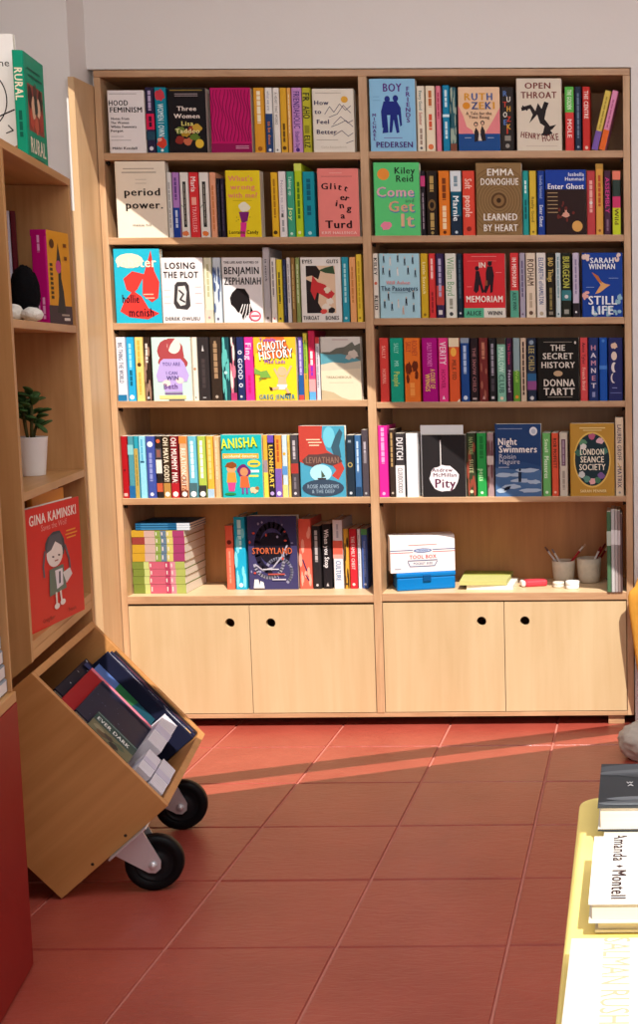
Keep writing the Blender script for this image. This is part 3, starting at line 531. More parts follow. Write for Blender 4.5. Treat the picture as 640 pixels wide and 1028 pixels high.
shelf('R', 2, [
 S_(372.6, 379.8, 254.4, 'white black-lettered paperback', 'e4dbce', V('KILEY', .8, .28, '262022', .62), D(.54, 'c8644a', .3), V('REID', .24, .24, '262022', .62)),
 F_(380.6, 421.2, 254.4, 'pale blue crowd cover', 'pale blue paperback scattered with small dark figures', 'a6d0dd', *sum([fig(u, v, .045, c) for u, v, c in [(.12, .92, '2a3a4a'), (.28, .88, 'ddd8d0'), (.47, .93, '2a2a3a'), (.64, .88, '3a4a5a'), (.84, .9, '2a3a4a'), (.1, .74, '3a3a44'), (.26, .7, '2c3c50'), (.46, .72, 'e4e0da'), (.72, .74, '2a3040'), (.9, .7, '3a4a5a'), (.12, .22, '2a3a4a'), (.3, .18, '36465a'), (.46, .22, 'd8d4cc'), (.66, .26, '2a2a3a'), (.84, .16, '2a3a4a'), (.22, .34, '3a3038'), (.84, .36, '2a3a4a'), (.58, .12, 'd0a890')]], []), T('Will Ashon', .47, .55, .05, 'e2908c', .6), T('The Passengers', .5, .46, .066, '2c4460', .92), R(.3, .39, .7, .397, '5a7a8a')),
 S_(422, 429.4, 254.4, 'mustard yellow paperback', 'cfa928', V('Little Scratch', .62, .5, 'f0e4a8', .42), D(.05, '7a5e14', .2)),
 S_(430.2, 436.8, 254.4, 'poppy red paperback', 'd53a3a', G(0.60, 0.92, 'f4c8c0', .34), G(.08, .4, '8f2028', .3)),
 S_(437.4, 445.4, 254.4, 'purple and red paperback', '38294e', B(.2, .5, 'c0443e'), G(0.32, 0.92, 'b0a8c8', .34), R(.25, .05, .75, .12, 'd8d0cc')),
 S_(446.7, 457.8, 254.4, 'white green-lettered paperback', 'dfe0d4', V('William Boyd', .64, .6, '6aa068', .62, False), G(.14, .3, '9a9a8a', .3), D(.06, '444', .18)),
 S_(458.5, 464.2, 254.4, 'slim dark navy paperback', '1d2b3a', G(.3, .9, '4a6070', .3), D(.07, 'c8d0d4', .2)),
 F_(464.9, 506.8, 254.4, 'red two-walkers cover', 'red paperback with two dark figures walking', 'd42f35', B(0, .15, 'e2ddd0'), R(0, 0, .48, .15, '57b58e'), T('IN', .46, .82, .075, 'f2e8dc', .18), P([(.3, .38), (.24, .42), (.28, .6), (.3, .73), (.38, .73), (.42, .6), (.44, .54), (.48, .44), (.5, .4), (.44, .38), (.38, .52), (.36, .42)], '2b1a22'), E(.33, .77, .05, .035, '2b1a22'), P([(.48, .4), (.54, .56), (.54, .7), (.58, .8), (.7, .8), (.74, .66), (.72, .54), (.7, .4), (.64, .38), (.64, .52), (.54, .38)], '261820'), E(.64, .84, .05, .036, '261820'), R(.6, .86, .7, .88, '261820'), R(.52, .5, .58, .58, '8a4a30'), T('MEMORIAM', .5, .29, .09, 'f4ebe0', .9), T('ALICE', .24, .07, .06, '23363a', .36), T('WINN', .75, .07, .06, '2a2628', .36), R(.2, .95, .8, .957, 'f0a09c'), R(.1, .88, .8, .886, 'e87c78'), R(.78, .7, .92, .706, 'f0a09c'), R(.08, .48, .2, .486, 'f0a09c')),
 S_(511.7, 520.3, 253.8, 'red over teal paperback', 'd63a3c', B(0, .42, '58a58c'), V('IN MEMORIAM', .7, .46, 'f4d8d0', .5), V('ALICE WINN', .25, .28, '1f4a44', .45)),
 S_(521.2, 526.8, 253.8, 'lilac grey paperback', 'a9a2b4', G(0.32, 0.88, '6a5f7c', .34), D(.05, '665a70', .2)),
 S_(527.6, 537.2, 253.8, 'cream heavy-lettered paperback', 'e0cfb8', V('RODHAM', .7, .42, '5c4234', .7), G(.14, .38, 'b8a48c', .3), D(.07, '6a5040', .22)),
 S_(538.2, 547.7, 253.8, 'cream blue-lettered paperback', 'e2dcd4', V('ELIZABETH of', .72, .42, '4a5a8a', .5), V('HAMILTON', .35, .3, '4a5a8a', .5), D(.06, 'b8a890', .22)),
 S_(548.3, 556.7, 253.8, 'black paperback with gold lettering', '231c14', V('BAD', .86, .14, 'd0b468', .62), V('Things', .65, .2, 'd0b468', .6), G(.12, .46, '8a7a4a', .3), R(.25, .04, .75, .09, '8a8070')),
 S_(557.3, 562.6, 253.8, 'pale ice-blue paperback', 'c6d4d6', G(.3, .94, '7a98a0', .3), D(.05, '5a7078', .2)),
 S_(563.2, 573, 253.8, 'black paperback with yellow-green lettering', '22241c', V('BURGEON', .7, .5, 'b8b850', .7), B(.26, .42, '3a7a80'), D(.32, 'd8d8d8', .2), R(.25, .05, .75, .12, '9a9a90')),
 S_(574.4, 581, 253.8, 'lilac-white paperback', 'c9bdd2', B(0, .22, '2a2228'), G(.35, .9, '8d80a0', .3), D(.08, 'ddd', .18)),
 F_(583.8, 624.6, 253.6, 'deep blue bird cover', 'deep blue paperback with an orange bird', '173f96', T('SARAH', .5, .88, .075, 'e6ecf4', .6), T('WINMAN', .5, .785, .075, 'e6ecf4', .66), P([(.28, .68), (.42, .58), (.56, .52), (.7, .5), (.6, .46), (.44, .38), (.32, .36), (.4, .44), (.46, .5)], 'd9a468'), P([(.24, .7), (.4, .64), (.5, .52), (.4, .55)], 'b86a34'), T('STILL', .5, .26, .12, 'e8eef6', .72), T('LIFE', .5, .105, .12, 'e8eef6', .56), *speck(12, '8fb8cc', 3, .05, .05, .95, .04, .14), *speck(5, 'e0a8a0', 4, .05, .04, .14, .3, .4), *speck(5, '8fb8cc', 5, .05, .85, .97, .2, .34), *speck(5, 'e0c8c0', 6, .05, .04, .18, .86, .97), *speck(5, 'e0c8c0', 7, .05, .82, .97, .86, .97), R(.66, .6, .9, .607, '8fa8d4'), R(.1, .46, .3, .467, '8fa8d4')),
])
shelf('L', 3, [
 S_(117, 126.2, 338.4, 'white paperback with blue foot', 'e4e4ea', B(0, .1, '2472a0'), V('BIG THING THE WORLD', .6, .64, '5a6078', .5)),
 S_(127.4, 135, 338.4, 'sky blue paperback', '2ba4d4', G(0.50, 0.90, '8fd8f0', .34), G(0.24, 0.48, '14607c', .34), D(.06, 'e0e8ec', .32)),
 S_(135.8, 144, 338.4, 'pale yellow paperback', 'efcb78', G(.6, .95, 'd8a848', .3), D(.57, '5a3c1a', .26), G(.1, .45, 'e0ac50', .3)),
 S_(144.6, 151.2, 338.4, 'black and brown illustrated paperback', '33261f', *speck(8, '9a7a68', 4, .16), G(0.60, 0.90, 'd8ccc0', .34), D(.05, 'ccc', .2)),
 F_(152.4, 192, 338.4, 'mint jumper-girl cover', 'mint paperback of girl in lilac jumper', 'c4e2d6', blob(.5, .78, .34, .2, 'a8494c', 3, 16, .14), blob(.3, .6, .14, .1, 'a8494c', 5), blob(.76, .6, .14, .1, 'a8494c', 6), E(.58, .86, .17, .12, 'f4dcd0'), P([(.42, .98), (.62, .98), (.5, .88), (.42, .76)], 'a8494c'), P([(.22, .62), (.3, .66), (.74, .66), (.82, .6), (.94, .4), (.88, .3), (.76, .3), (.76, .14), (.3, .14), (.28, .3), (.14, .3), (.1, .4)], 'b9a4dc'), T('YOU ARE', .5, .58, .05, '6a5a98', .46), T('I CAN', .5, .44, .045, '6a5a98', .3), T('WIN', .52, .36, .06, '4a3a70', .32), T('Beth', .46, .23, .07, '6a4a88', .38), E(.36, .28, .1, .05, 'f0d4cc'), E(.7, .32, .1, .05, 'f0d4cc'), R(.3, .1, .76, .13, '7a5f90'), R(.16, .03, .84, .085, 'f0d48c'), R(.4, .0, .8, .02, '5a5050')),
 S_(193, 198, 338.4, 'slim cream paperback', 'e8dfcc', D(.5, 'b88a6a', .3), D(.05, '888', .2)),
 S_(198.5, 209.8, 338.4, 'plain charcoal paperback', '322c2c', P([(.4, .78), (.6, .78), (.5, .88)], 'c8c2c0'), R(.35, .04, .65, .055, 'aaa'), G(.2, .66, '453c3c', .3)),
 S_(211, 222.2, 338.4, 'dark brown gilt paperback', '362a22', G(0.34, 0.90, 'a08060', .34), D(.06, 'b0a090', .14), R(.4, .9, .6, .94, 'a08060')),
 S_(222.9, 230.2, 338.4, 'dark teal leafy paperback', '1f4a50', *speck(12, '5fb8b0', 8, .2), D(.44, 'b0d8d4', .24)),
 S_(230.9, 237, 338.4, 'black paperback with pink and white shapes', '2c2630', *speck(7, 'd8788c', 9, .22), *speck(4, 'e8dcd0', 19, .2), B(0, .12, 'b03a6a')),
 S_(237.6, 244.8, 338.4, 'navy paperback with round white letters', '28305c', D(.76, 'd8dce8', .3), D(.76, '28305c', .16), V('GOOD', .5, .34, 'd8dce8', .62), D(.24, 'd8dce8', .3), D(.24, '28305c', .16), D(.06, 'ccc', .18)),
 S_(245.4, 254.2, 338.4, 'hot pink paperback', 'e83492', V('Fing', .78, .28, 'f8c4dc', .66), G(.1, .4, 'c41f74', .3)),
 F_(255, 297.4, 338.4, 'yellow cartoon cover', 'yellow paperback with leaping cartoon child', 'f2cf2a', E(.5, .86, .5, .2, 'e06a34', 14), P([(0, 1), (0, .7), (.14, .82), (.3, 1)], 'f0b030'), P([(1, 1), (1, .72), (.84, .82), (.72, 1)], 'f0b030'), T('CHAOTIC', .44, .86, .13, '2c2c34', .72, True, .1), T('CHAOTIC', .43, .87, .12, 'f6f2ea', .7, True, .1), T('HISTORY', .53, .72, .13, '2c2c34', .84, True, .1), T('HISTORY', .52, .73, .12, 'f6f2ea', .82, True, .1), T('Totally', .34, .96, .05, '8a4ab0', .4), T('Mad Lads', .5, .615, .05, '8a4ab0', .5), E(.66, .46, .11, .075, 'eab48c'), P([(.58, .38), (.74, .38), (.76, .24), (.54, .24)], 'eab48c'), P([(.52, .25), (.78, .25), (.74, .17), (.56, .17)], 'f0ece4'), Ln([(.58, .36), (.48, .5)], .05, 'eab48c'), Ln([(.73, .36), (.88, .54)], .05, 'eab48c'), Ln([(.56, .2), (.42, .18)], .06, 'eab48c'), Ln([(.74, .19), (.8, .12)], .06, 'eab48c'), P([(.72, .11), (.86, .11), (.84, .08), (.72, .08)], '4a3020'), P([(.34, .22), (.42, .2), (.42, .15), (.36, .16)], '4a3020'), P([(0, .52), (.16, .46), (.3, .48), (.4, .36), (.24, .36), (.1, .3), (.14, .4), (0, .42)], '7aa848'), E(.2, .35, .1, .012, '8a6a30'), T('GREG JENNER', .52, .055, .065, '1f7a9c', .86)),
 S_(299.2, 304.2, 338.4, 'slim violet and blue paperback', '6a54a0', B(0, .4, '2a5a9a'), B(0, .08, 'cc4a40'), G(.4, .95, 'c0b0e0', .4)),
 S_(304.6, 308.7, 334.4, 'slim lime and orange paperback', '9ab83a', B(0, .4, 'e0a040'), B(.86, 1, 'd8c84a'), G(.3, .9, '5a8a3a', .3)),
 S_(309.4, 316.2, 331.6, 'tall crimson and pink paperback', 'c42c50', B(.3, .52, 'd8407c'), B(0, .12, '60a8d8'), G(0.50, 0.70, 'f4e4e4', .34), G(0.35, 0.49, '8a3ab0', .34), B(.12, .3, 'f0a0a0')),
 S_(316.7, 321, 338.4, 'slim pale paperback with red head', 'd4cfd2', B(.9, 1, 'c84040'), G(.2, .85, '9a94a0', .3)),
 F_(321.8, 362.2, 338, 'seaside photograph cover', 'pale paperback with a cove, grey cliffs and sand', 'd6d2c8', R(0, .55, 1, .76, '5a97a4'), P([(0, .76), (.24, .76), (.4, .82), (.6, .84), (.8, .92), (.86, .86), (1, .9), (1, .62), (.84, .68), (.66, .64), (.7, .7), (.5, .73), (.2, .72), (0, .74)], '6a6b60'), blob(.82, .72, .12, .07, 'c9beb0', 3), blob(.7, .68, .08, .04, 'bfb2a4', 4), P([(0, .56), (.3, .6), (.6, .58), (1, .62), (1, .46), (0, .44)], 'c9bfa8'), P([(0, .46), (1, .5), (1, 0), (0, 0)], 'dccfb2'), T('TREACHEROUS', .44, .36, .032, '8f8268', .64), R(.2, .27, .8, .277, 'b5a88e'), P([(0, 0), (0, .16), (.3, .12), (.5, .04), (.7, 0)], 'c2ae8a'), R(.3, .95, .7, .96, 'b08a8a')),
])
shelf('R', 3, [
 S_(380.8, 389.8, 339.2, 'coral red plain paperback', 'd8453e', V('SALLY', .78, .2, 'f0a898', .4), V('NORMAL', .4, .24, 'f0a898', .4)),
 S_(391.4, 404.4, 339.2, 'broad emerald paperback', '18a083', V('SALLY', .84, .16, '8fdcc4', .35), V('MR', .6, .1, '8fdcc4', .35), V('People', .36, .24, 'b8d86a', .45)),
 S_(405.4, 421.4, 339.2, 'broad orange paperback with brown dancers', 'e2742a', V('SALLY', .86, .16, 'b8482a', .34, True, .3), V('ROONEY', .84, .18, 'b8482a', .34, True, .68), blob(.3, .52, .2, .1, '6a2a14', 3), blob(.68, .55, .2, .09, '6a2a14', 5), blob(.22, .36, .1, .07, '6a2a14', 6), blob(.78, .42, .12, .08, '6a2a14', 7), G(.08, .3, 'f09a4a', .3)),
 S_(423.4, 439, 339.2, 'broad magenta paperback', 'a8087c', V('SALLY ROONEY', .74, .38, 'e074c0', .3), V('A COURT OF', .36, .28, 'e8c860', .3, True, .68), V('WINGS', .3, .28, 'e8c860', .3, True, .34)),
 S_(439.8, 449.4, 339.2, 'rose pink paperback', 'e03a84', V('VERITY', .76, .36, 'f6d4e0', .66), V('HOOVER', .36, .3, 'a81c5a', .45), P([(.35, .04), (.65, .04), (.5, .1)], 'f0d8e4')),
 S_(450.4, 461, 339.2, 'orange-red paperback with cream head', 'dc5a30', B(.86, 1, 'e6d4b4'), E(.45, .78, .28, .07, 'f0b04a'), V('MILK FED', .5, .32, '7a3a20', .4), P([(.7, 0), (1, 0), (1, .05)], 'e8d8c0')),
 S_(462.2, 470.8, 339.2, 'royal blue silver-lettered paperback', '1d4486', B(.92, 1, '8a98a8'), G(0.44, 0.88, 'b0c4e0', .34), D(.06, 'd0dcec', .26)),
 S_(471.6, 480, 339.2, 'black red-edged paperback', '261a1e', V('THE SNOW CHILD', .5, .7, 'a06a6c', .42), R(.25, .03, .75, .06, 'b0a0a0')),
 S_(480.6, 489.4, 339.2, 'maroon paperback', '6e2a28', *speck(6, 'a0604e', 3, .1), G(0.67, 0.93, 'b87860', .34), P([(.35, .04), (.65, .04), (.5, .09)], 'd0a8a0')),
 S_(490.4, 497.8, 339.2, 'plain black paperback', '1f1d20', G(0.41, 0.91, '9a94a0', .34), G(.16, .36, '4a444c', .4), R(.3, .04, .7, .08, 'c8c4c8')),
 S_(498.6, 507.4, 339.2, 'mint dark-headed paperback', '80b8a0', B(.9, 1, '42382c'), V('MARLOW', .66, .4, 'c8e8d8', .62), V('CLUB', .28, .3, '3c6a5c', .6), D(.05, 'e8d0b0', .2)),
 S_(508, 514, 339.2, 'dark plum paperback', '3a2138', V('The Dream', .75, .34, 'c03a60', .42), V('Natural', .32, .36, 'c8b8d0', .45)),
 S_(514.8, 521.6, 339.2, 'grey-blue over green paperback', '8aa0a4', B(0, .48, '5c9434'), V('Wolf', .4, .2, 'a8d060', .4), D(.07, 'e08a30', .26)),
 S_(522.2, 528, 339.2, 'cream dark-lettered paperback', 'd0b9a0', G(0.10, 0.94, '4a3630', .34)),
 S_(528.8, 538, 339.2, 'dark blue paperback with pink glow', '232c40', B(.18, .34, '8a4a80'), B(.32, .44, '2a5c88'), V('LEE CHILD', .68, .4, 'b0a068', .62), D(.93, '8898a8', .26), D(.05, 'ccc', .22)),
 F_(538.8, 580.8, 338.8, 'black white-lettered cover', 'black paperback with white capitals and oval', '17130f', T('THE', .5, .84, .085, 'd8d0c4', .36), T('SECRET', .5, .71, .085, 'd8d0c4', .74), T('HISTORY', .5, .57, .085, 'd8d0c4', .82), E(.5, .435, .11, .045, 'b89a78'), T('DONNA', .52, .29, .1, 'd8d0c4', .76), T('TARTT', .52, .15, .1, 'd8d0c4', .76), R(.16, .925, .84, .935, '8a8074'), R(.24, .06, .84, .07, '8a8074'), E(.92, .92, .025, .025, 'd8d0c4', 8)),
 S_(582, 589.6, 338.8, 'salmon red paperback', 'cf4a4c', V('Anne Tyler', .75, .34, '5a1a24', .42), V('French Braid', .35, .36, 'f0b8a8', .42)),
 S_(590.4, 600.4, 338.8, 'navy paperback with spaced white letters', '1e2f66', *[T(c, .5, .84-.12*k, .07, 'd8d0d8' if k % 2 else 'c88a9c', .6) for k, c in enumerate('HAMNET')], G(.06, .14, '8a90b8', .3)),
 S_(601.2, 609.4, 338.8, 'plain bright blue paperback', '1a50a8', B(.5, .56, '4a80cc'), D(.95, '4a80cc', .2)),
 S_(610.2, 624.8, 338.8, 'broad navy paperback with moon phases', '262a5e', blob(.42, .87, .22, .05, 'd8b8a0', 3), E(.4, .71, .2, .07, 'dcc8b8'), E(.4, .53, .2, .08, 'dcd4d0'), E(.54, .53, .14, .07, '262a5e'), E(.36, .36, .2, .08, 'dcd4d0'), E(.46, .37, .2, .08, '262a5e'), R(.25, .2, .6, .21, '9098c8'), R(.1, .12, .9, .13, '7078b0')),
])
shelf('L', 4, [
 S_(121.2, 128.2, 437.8, 'blood red paperback', 'a3161e', D(.45, '701018', .2), R(.2, .03, .8, .08, 'd8a8a0')),
 S_(128.8, 134.6, 437.8, 'grey-teal paperback', '4a8f9c', B(.7, .86, '80c0c4'), D(.12, 'c8dce8', .3), B(0, .2, '22629a')),
 S_(135, 139.2, 437.8, 'slim teal and gold paperback', '2b98ac', B(0, .8, 'b09a50'), G(.2, .7, '8a7a3a', .3)),
 S_(139.8, 146.4, 437.8, 'pale sky blue paperback', '8fd0e4', R(.2, .57, .8, .6, '2a5a78'), G(.6, .95, '5aa8c8', .3)),
 S_(147, 155.8, 437.8, 'indigo paperback', '40509c', D(.87, 'd4d8e4', .34), G(0.27, 0.73, '8a94cc', .34), D(.06, 'd0d4e4', .22)),
 S_(156.6, 162.7, 437.8, 'black and white patchwork paperback', '2c2624', D(.92, 'd8643a', .34), B(.64, .8, '504a4c'), B(.4, .62, 'dcd6cc'), B(.1, .24, 'c05a3a'), R(.2, .66, .8, .78, '8a5a50')),
 S_(163.4, 170.5, 437.8, 'dark brown white-lettered paperback', '40301f', B(0, .24, 'b08240'), V('OH MAYA GODS!', .62, .72, 'e8dcc0', .72), D(.06, 'e8e0d0', .36)),
 S_(171.2, 179, 437.8, 'dark red white-lettered paperback', '7c1c22', V('OH MUMMY MIA!', .6, .76, 'eadcd4', .72), B(0, .24, 'b0242c'), D(.06, 'ece4dc', .36)),
 S_(180.4, 188, 437.8, 'peach and brown paperback', 'e6a57e', B(.88, 1, 'e8843c'), V('RELATIONSHIT', .5, .62, 'f4e4d0', .66), V('CRITZ', .24, .26, '7a4028', .6), B(0, .12, '6a3426'), D(.06, 'ece4dc', .36)),
 S_(189, 197.4, 437.8, 'light blue and slate paperback', '6ab8cc', G(0.32, 0.92, 'e0f0f0', .34), B(0, .24, '4a6a70'), D(.06, 'e8ecec', .36)),
 S_(198.4, 206.6, 437.8, 'lime and black paperback', 'a9bf4e', G(0.31, 0.93, 'f0f2dc', .34), B(0, .2, '3a3a34'), D(.06, 'e8e8e0', .36)),
 S_(207.4, 214.2, 437.8, 'golden orange paperback', 'e8b040', G(.3, .94, 'e4c87c', .4), B(0, .14, 'a8c4d8')),
 S_(214.8, 220.4, 438.4, 'pale tan paperback', 'dcb080', G(.3, .94, 'ecc8a0', .3)),
 F_(222, 263.2, 436.2, 'turquoise cartoon cover', 'turquoise paperback with two cartoon children and a dog', '1fb2b4', T('ANISHA', .46, .86, .15, '3a7a3a', .9, True, .06), T('ANISHA', .45, .87, .14, 'd6e23a', .88, True, .06), R(.04, .62, .92, .7, 'f0a83c'), T('accidental detective', .48, .66, .045, 'f4ecd0', .8), E(.8, .54, .16, .06, 'e8c83c', 12), R(.7, .52, .9, .55, '2a8a90'), R(.66, .4, .92, .44, 'd8eeee'), R(.66, .33, .9, .36, 'e8e060'), E(.24, .46, .11, .075, 'e8a070'), blob(.24, .52, .15, .05, '8a4a24', 4), P([(.14, .4), (.34, .4), (.36, .24), (.12, .24)], 'e8963c'), P([(.14, .24), (.34, .24), (.3, .1), (.16, .1)], 'd04a8c'), blob(.54, .42, .16, .1, '6a2a6c', 6), E(.55, .41, .1, .07, 'c88a60'), P([(.46, .34), (.64, .34), (.68, .16), (.44, .16)], 'e8683c'), R(.48, .06, .53, .16, '7a4a90'), R(.58, .06, .63, .16, '7a4a90'), blob(.78, .12, .12, .05, 'e6c8a0', 8), E(.86, .15, .05, .03, '9a6a40', 8), E(.2, .06, .14, .02, '2a8a4a')),
 S_(264.2, 268.6, 436.8, 'slim amber and lemon paperback', 'e0a83c', B(0, .4, 'e0d050'), B(.4, .6, '9a8a90')),
 S_(269.2, 275.3, 436.8, 'black paperback with yellow and white lettering', '2a2430', B(.88, 1, '6a4ab0'), V('LIONHEART', .5, .7, 'e8c850', .7), D(.06, 'b8a0d8', .34)),
 S_(275.8, 282.6, 436.8, 'orange over purple paperback', 'e0933a', B(0, .46, '7a5cae'), G(0.57, 0.93, 'b0542a', .34), D(.06, 'd8d0e8', .34)),
 S_(283, 288.3, 436.8, 'pale blue and yellow paperback', 'c0d4dc', B(0, .2, 'e0d080'), B(.36, .5, '5a90c8'), D(.7, 'e0a83c', .3)),
 S_(288.7, 291.2, 436.8, 'very slim yellow paperback', 'e0c060', G(.2, .9, 'b89030', .3)),
 S_(291.7, 299.3, 436.4, 'dark grey paperback with red patch', '4a4448', B(.38, .54, 'a83a34'), G(0.61, 0.91, 'b8b0b4', .34), G(.12, .32, '7a7278', .3), D(.06, 'd0ccd0', .2)),
 F_(300.4, 346.4, 427.4, 'sea-monster cover', 'blue and red sea-monster hardback', '4a9cb8', P([(0, 1), (.52, 1), (.5, .84), (.6, .66), (.74, .6), (.9, .52), (.98, .4), (.84, .24), (.7, .3), (.8, .38), (.7, .46), (.5, .5), (.3, .52), (.14, .46), (0, .5)], 'b8443a'), E(.66, .84, .13, .15, '6fc0d4'), P([(.7, .7), (.8, .86), (.9, .96), (.96, .9), (.88, .72), (.92, .56), (.8, .5)], '3a5a6a'), P([(.06, .52), (.2, .6), (.4, .6), (.62, .62), (.86, .58), (.94, .5), (.72, .44), (.5, .48), (.3, .42), (.14, .36), (.3, .42), (.1, .46)], '5a4240'), T('LEVIATHAN', .5, .52, .08, '8a6a5c', .74), R(.16, .8, .46, .815, 'f0d0b0'), R(.2, .76, .5, .775, 'f0d0b0'), R(.22, .72, .44, .735, 'f0d0b0'), E(.46, .34, .24, .12, 'a8dce8'), P([(.38, .27), (.58, .27), (.55, .23), (.41, .23)], '3a2c28'), P([(.47, .27), (.47, .38), (.56, .29)], '4a5a4a'), E(.5, .13, .46, .12, '3a4a5c'), T('ROSIE ANDREWS', .5, .15, .05, '8aa0b0', .7), T('& THE DEEP', .5, .08, .045, '8aa0b0', .5)),
 S_(347.4, 355.2, 436.8, 'dark navy paperback with gold ring', '26323e', D(.52, 'b09a5c', .34), D(.52, '26323e', .2), D(.06, 'c0c8d0', .2), R(.3, .88, .7, .92, '8a98a4')),
 S_(355.9, 362.2, 436.8, 'steel blue paperback', '3f6a98', B(0, .16, '28405c'), G(.4, .9, 'b8d0e4', .3)),
 S_(362.9, 369.8, 431.4, 'tall charcoal paperback', '4e464c', G(0.62, 0.82, 'b0a8b0', .34), R(.3, .5, .7, .66, '8a8288'), D(.05, 'aaa', .18)),
])
shelf('R', 4, [
 S_(379, 389, 427.2, 'tall hot magenta paperback', 'd82a90', G(0.47, 0.97, 'f0a0cc', .34), D(.05, 'f0b0d8', .18)),
 S_(390.4, 396, 431, 'dark brown gilt-lettered paperback', '382c26', G(0.45, 0.95, 'b09060', .34), D(.06, 'c0b0a0', .22)),
 S_(396.7, 406, 435, 'black paperback with white lettering', '3a3638', V('DUTCH', .76, .36, 'e4e0e0', .7), B(0, .5, 'e0dcdc'), V('CLOUDCUCKOO', .26, .4, '6a6468', .5)),
 S_(407.4, 419, 435, 'blank white paperback', 'ecebec', G(.5, .9, 'e0dede', .2)),
 F_(423.4, 467, 436.4, 'charcoal splash cover', 'charcoal hardback with a white splash and falling drop', '272425', *[Ln([(.43, 1), (.43, .5)], .022, 'd8d4d2'), blob(.42, .97, .05, .06, '1c1a1a', 3), blob(.5, .3, .34, .21, 'ebe4e6', 11, 22, .07)], T('Andrew', .46, .435, .055, '5a3a4a', .48), T('McMillan', .52, .355, .055, '5a3a4a', .56), T('Pity', .52, .22, .13, '5c2a44', .5)),
 S_(468.2, 477.4, 434.6, 'dark green illustrated paperback', '35402a', *speck(8, '8f4636', 4, .16), V('NATURE', .8, .28, '9ab070', .45), V('SUITE', .48, .22, 'b0b080', .45), D(.08, 'd0c8a0', .2)),
 S_(478.3, 488, 434.6, 'bright green paperback', '2d9a4a', V('pests', .34, .2, 'b0e8a8', .55), G(.6, .95, '1f7a38', .4), D(.06, 'c8ecc8', .16)),
 S_(488.6, 495.4, 434.6, 'mottled pink-grey paperback', 'a58a8a', *speck(8, '6a4448', 6, .18), B(.5, .64, 'c8b8b0')),
 F_(496.6, 543, 425.6, 'navy moonlit-sea cover', 'navy moonlit-sea hardback with a dog', '24406e', B(0, .4, '4a6c98'), P([(0, .4), (0, .5), (.3, .44), (.6, .48), (1, .42), (1, .36), (.6, .36), (.3, .38)], '2c4a78'), *[blob(u, v, ru, .03, 'a8bcd0', i) for i, (u, v, ru) in enumerate([(.2, .3, .18), (.7, .36, .26), (.55, .22, .2), (.85, .2, .14), (.35, .14, .22), (.75, .08, .24), (.12, .08, .1), (.45, .3, .12)])], P([(.5, .2), (.56, .2), (.57, .34), (.5, .34)], '1c2a40'), E(.535, .37, .025, .02, '1c2a40', 8), P([(.18, .08), (.3, .1), (.34, .15), (.26, .14), (.2, .12)], '141c2c'), E(.84, .9, .085, .06, 'dce0e4'), E(.84, .9, .05, .035, 'b8c0cc'), T('Night', .27, .76, .085, 'f0ece8', .42), T('Swimmers', .5, .655, .085, 'f0ece8', .84), T('Roisin', .27, .555, .06, 'c8ccd8', .38, False), T('Maguire', .31, .485, .06, 'c8ccd8', .46, False), R(.07, .93, .6, .94, '8a9cc0'), R(.07, .4, .3, .41, 'b0bcd0')),
 S_(544.2, 552.5, 434.6, 'light green paperback', '6cb264', V('Small', .8, .22, 'd8ecc8', .4), V('Pleasures', .46, .36, 'e0f0d4', .55), D(.06, 'd8ecd0', .2)),
 S_(553.4, 560.3, 434.6, 'orange-red black-lettered paperback', 'd9573c', V('ROB MOFFETT', .68, .48, '3a1a1a', .5), D(.06, 'f0c0a8', .2)),
 S_(561.2, 569.6, 434.6, 'grey cream paperback with plum label', 'c9bfae', R(.25, .48, .75, .9, '6a4a5c'), G(.5, .88, 'a08a98', .2), G(.1, .4, '9a9084', .3)),
 F_(571.8, 616.4, 425, 'gold oval-wreath cover', 'gold hardback with a dark floral oval', 'b98c38', E(.5, .5, .42, .385, 'dcb860', 36), E(.5, .5, .39, .36, '22343a', 36), *[blob(u, v, .08, .045, c, i) for i, (u, v, c) in enumerate([(.3, .74, '5a8a6a'), (.5, .82, 'b05a78'), (.68, .76, 'd8b0b8'), (.78, .62, '4a7a68'), (.26, .3, 'c8ccc8'), (.5, .2, 'e0a8a8'), (.7, .28, '7a5a90'), (.3, .68, 'dcd8d0'), (.62, .22, '4a7a5a'), (.38, .24, '5a8a7a'), (.2, .6, '3f6a5a')])], T('LONDON', .5, .61, .075, 'efe6d0', .56), T('SEANCE', .5, .505, .075, 'efe6d0', .54), T('SOCIETY', .5, .4, .075, 'efe6d0', .6), R(.22, .93, .8, .945, 'e4cc88'), R(.3, .9, .72, .912, 'e4cc88'), T('SARAH PENNER', .52, .07, .035, 'e8d498', .6)),
 S_(617.2, 625.6, 419, 'tall cream slim hardback', 'd9c4a8', V('LAUREN GROFF', .68, .46, '5a5060', .5), V('MATRIX', .24, .28, '5a5060', .5), Ln([(.3, .42), (.7, .34)], .1, 'c09a50'), D(.04, '888', .14)),
])
YB = on_z(270, 591.7, ZS['L', 5]).y
def pxs(x0, x1): return x0, x1
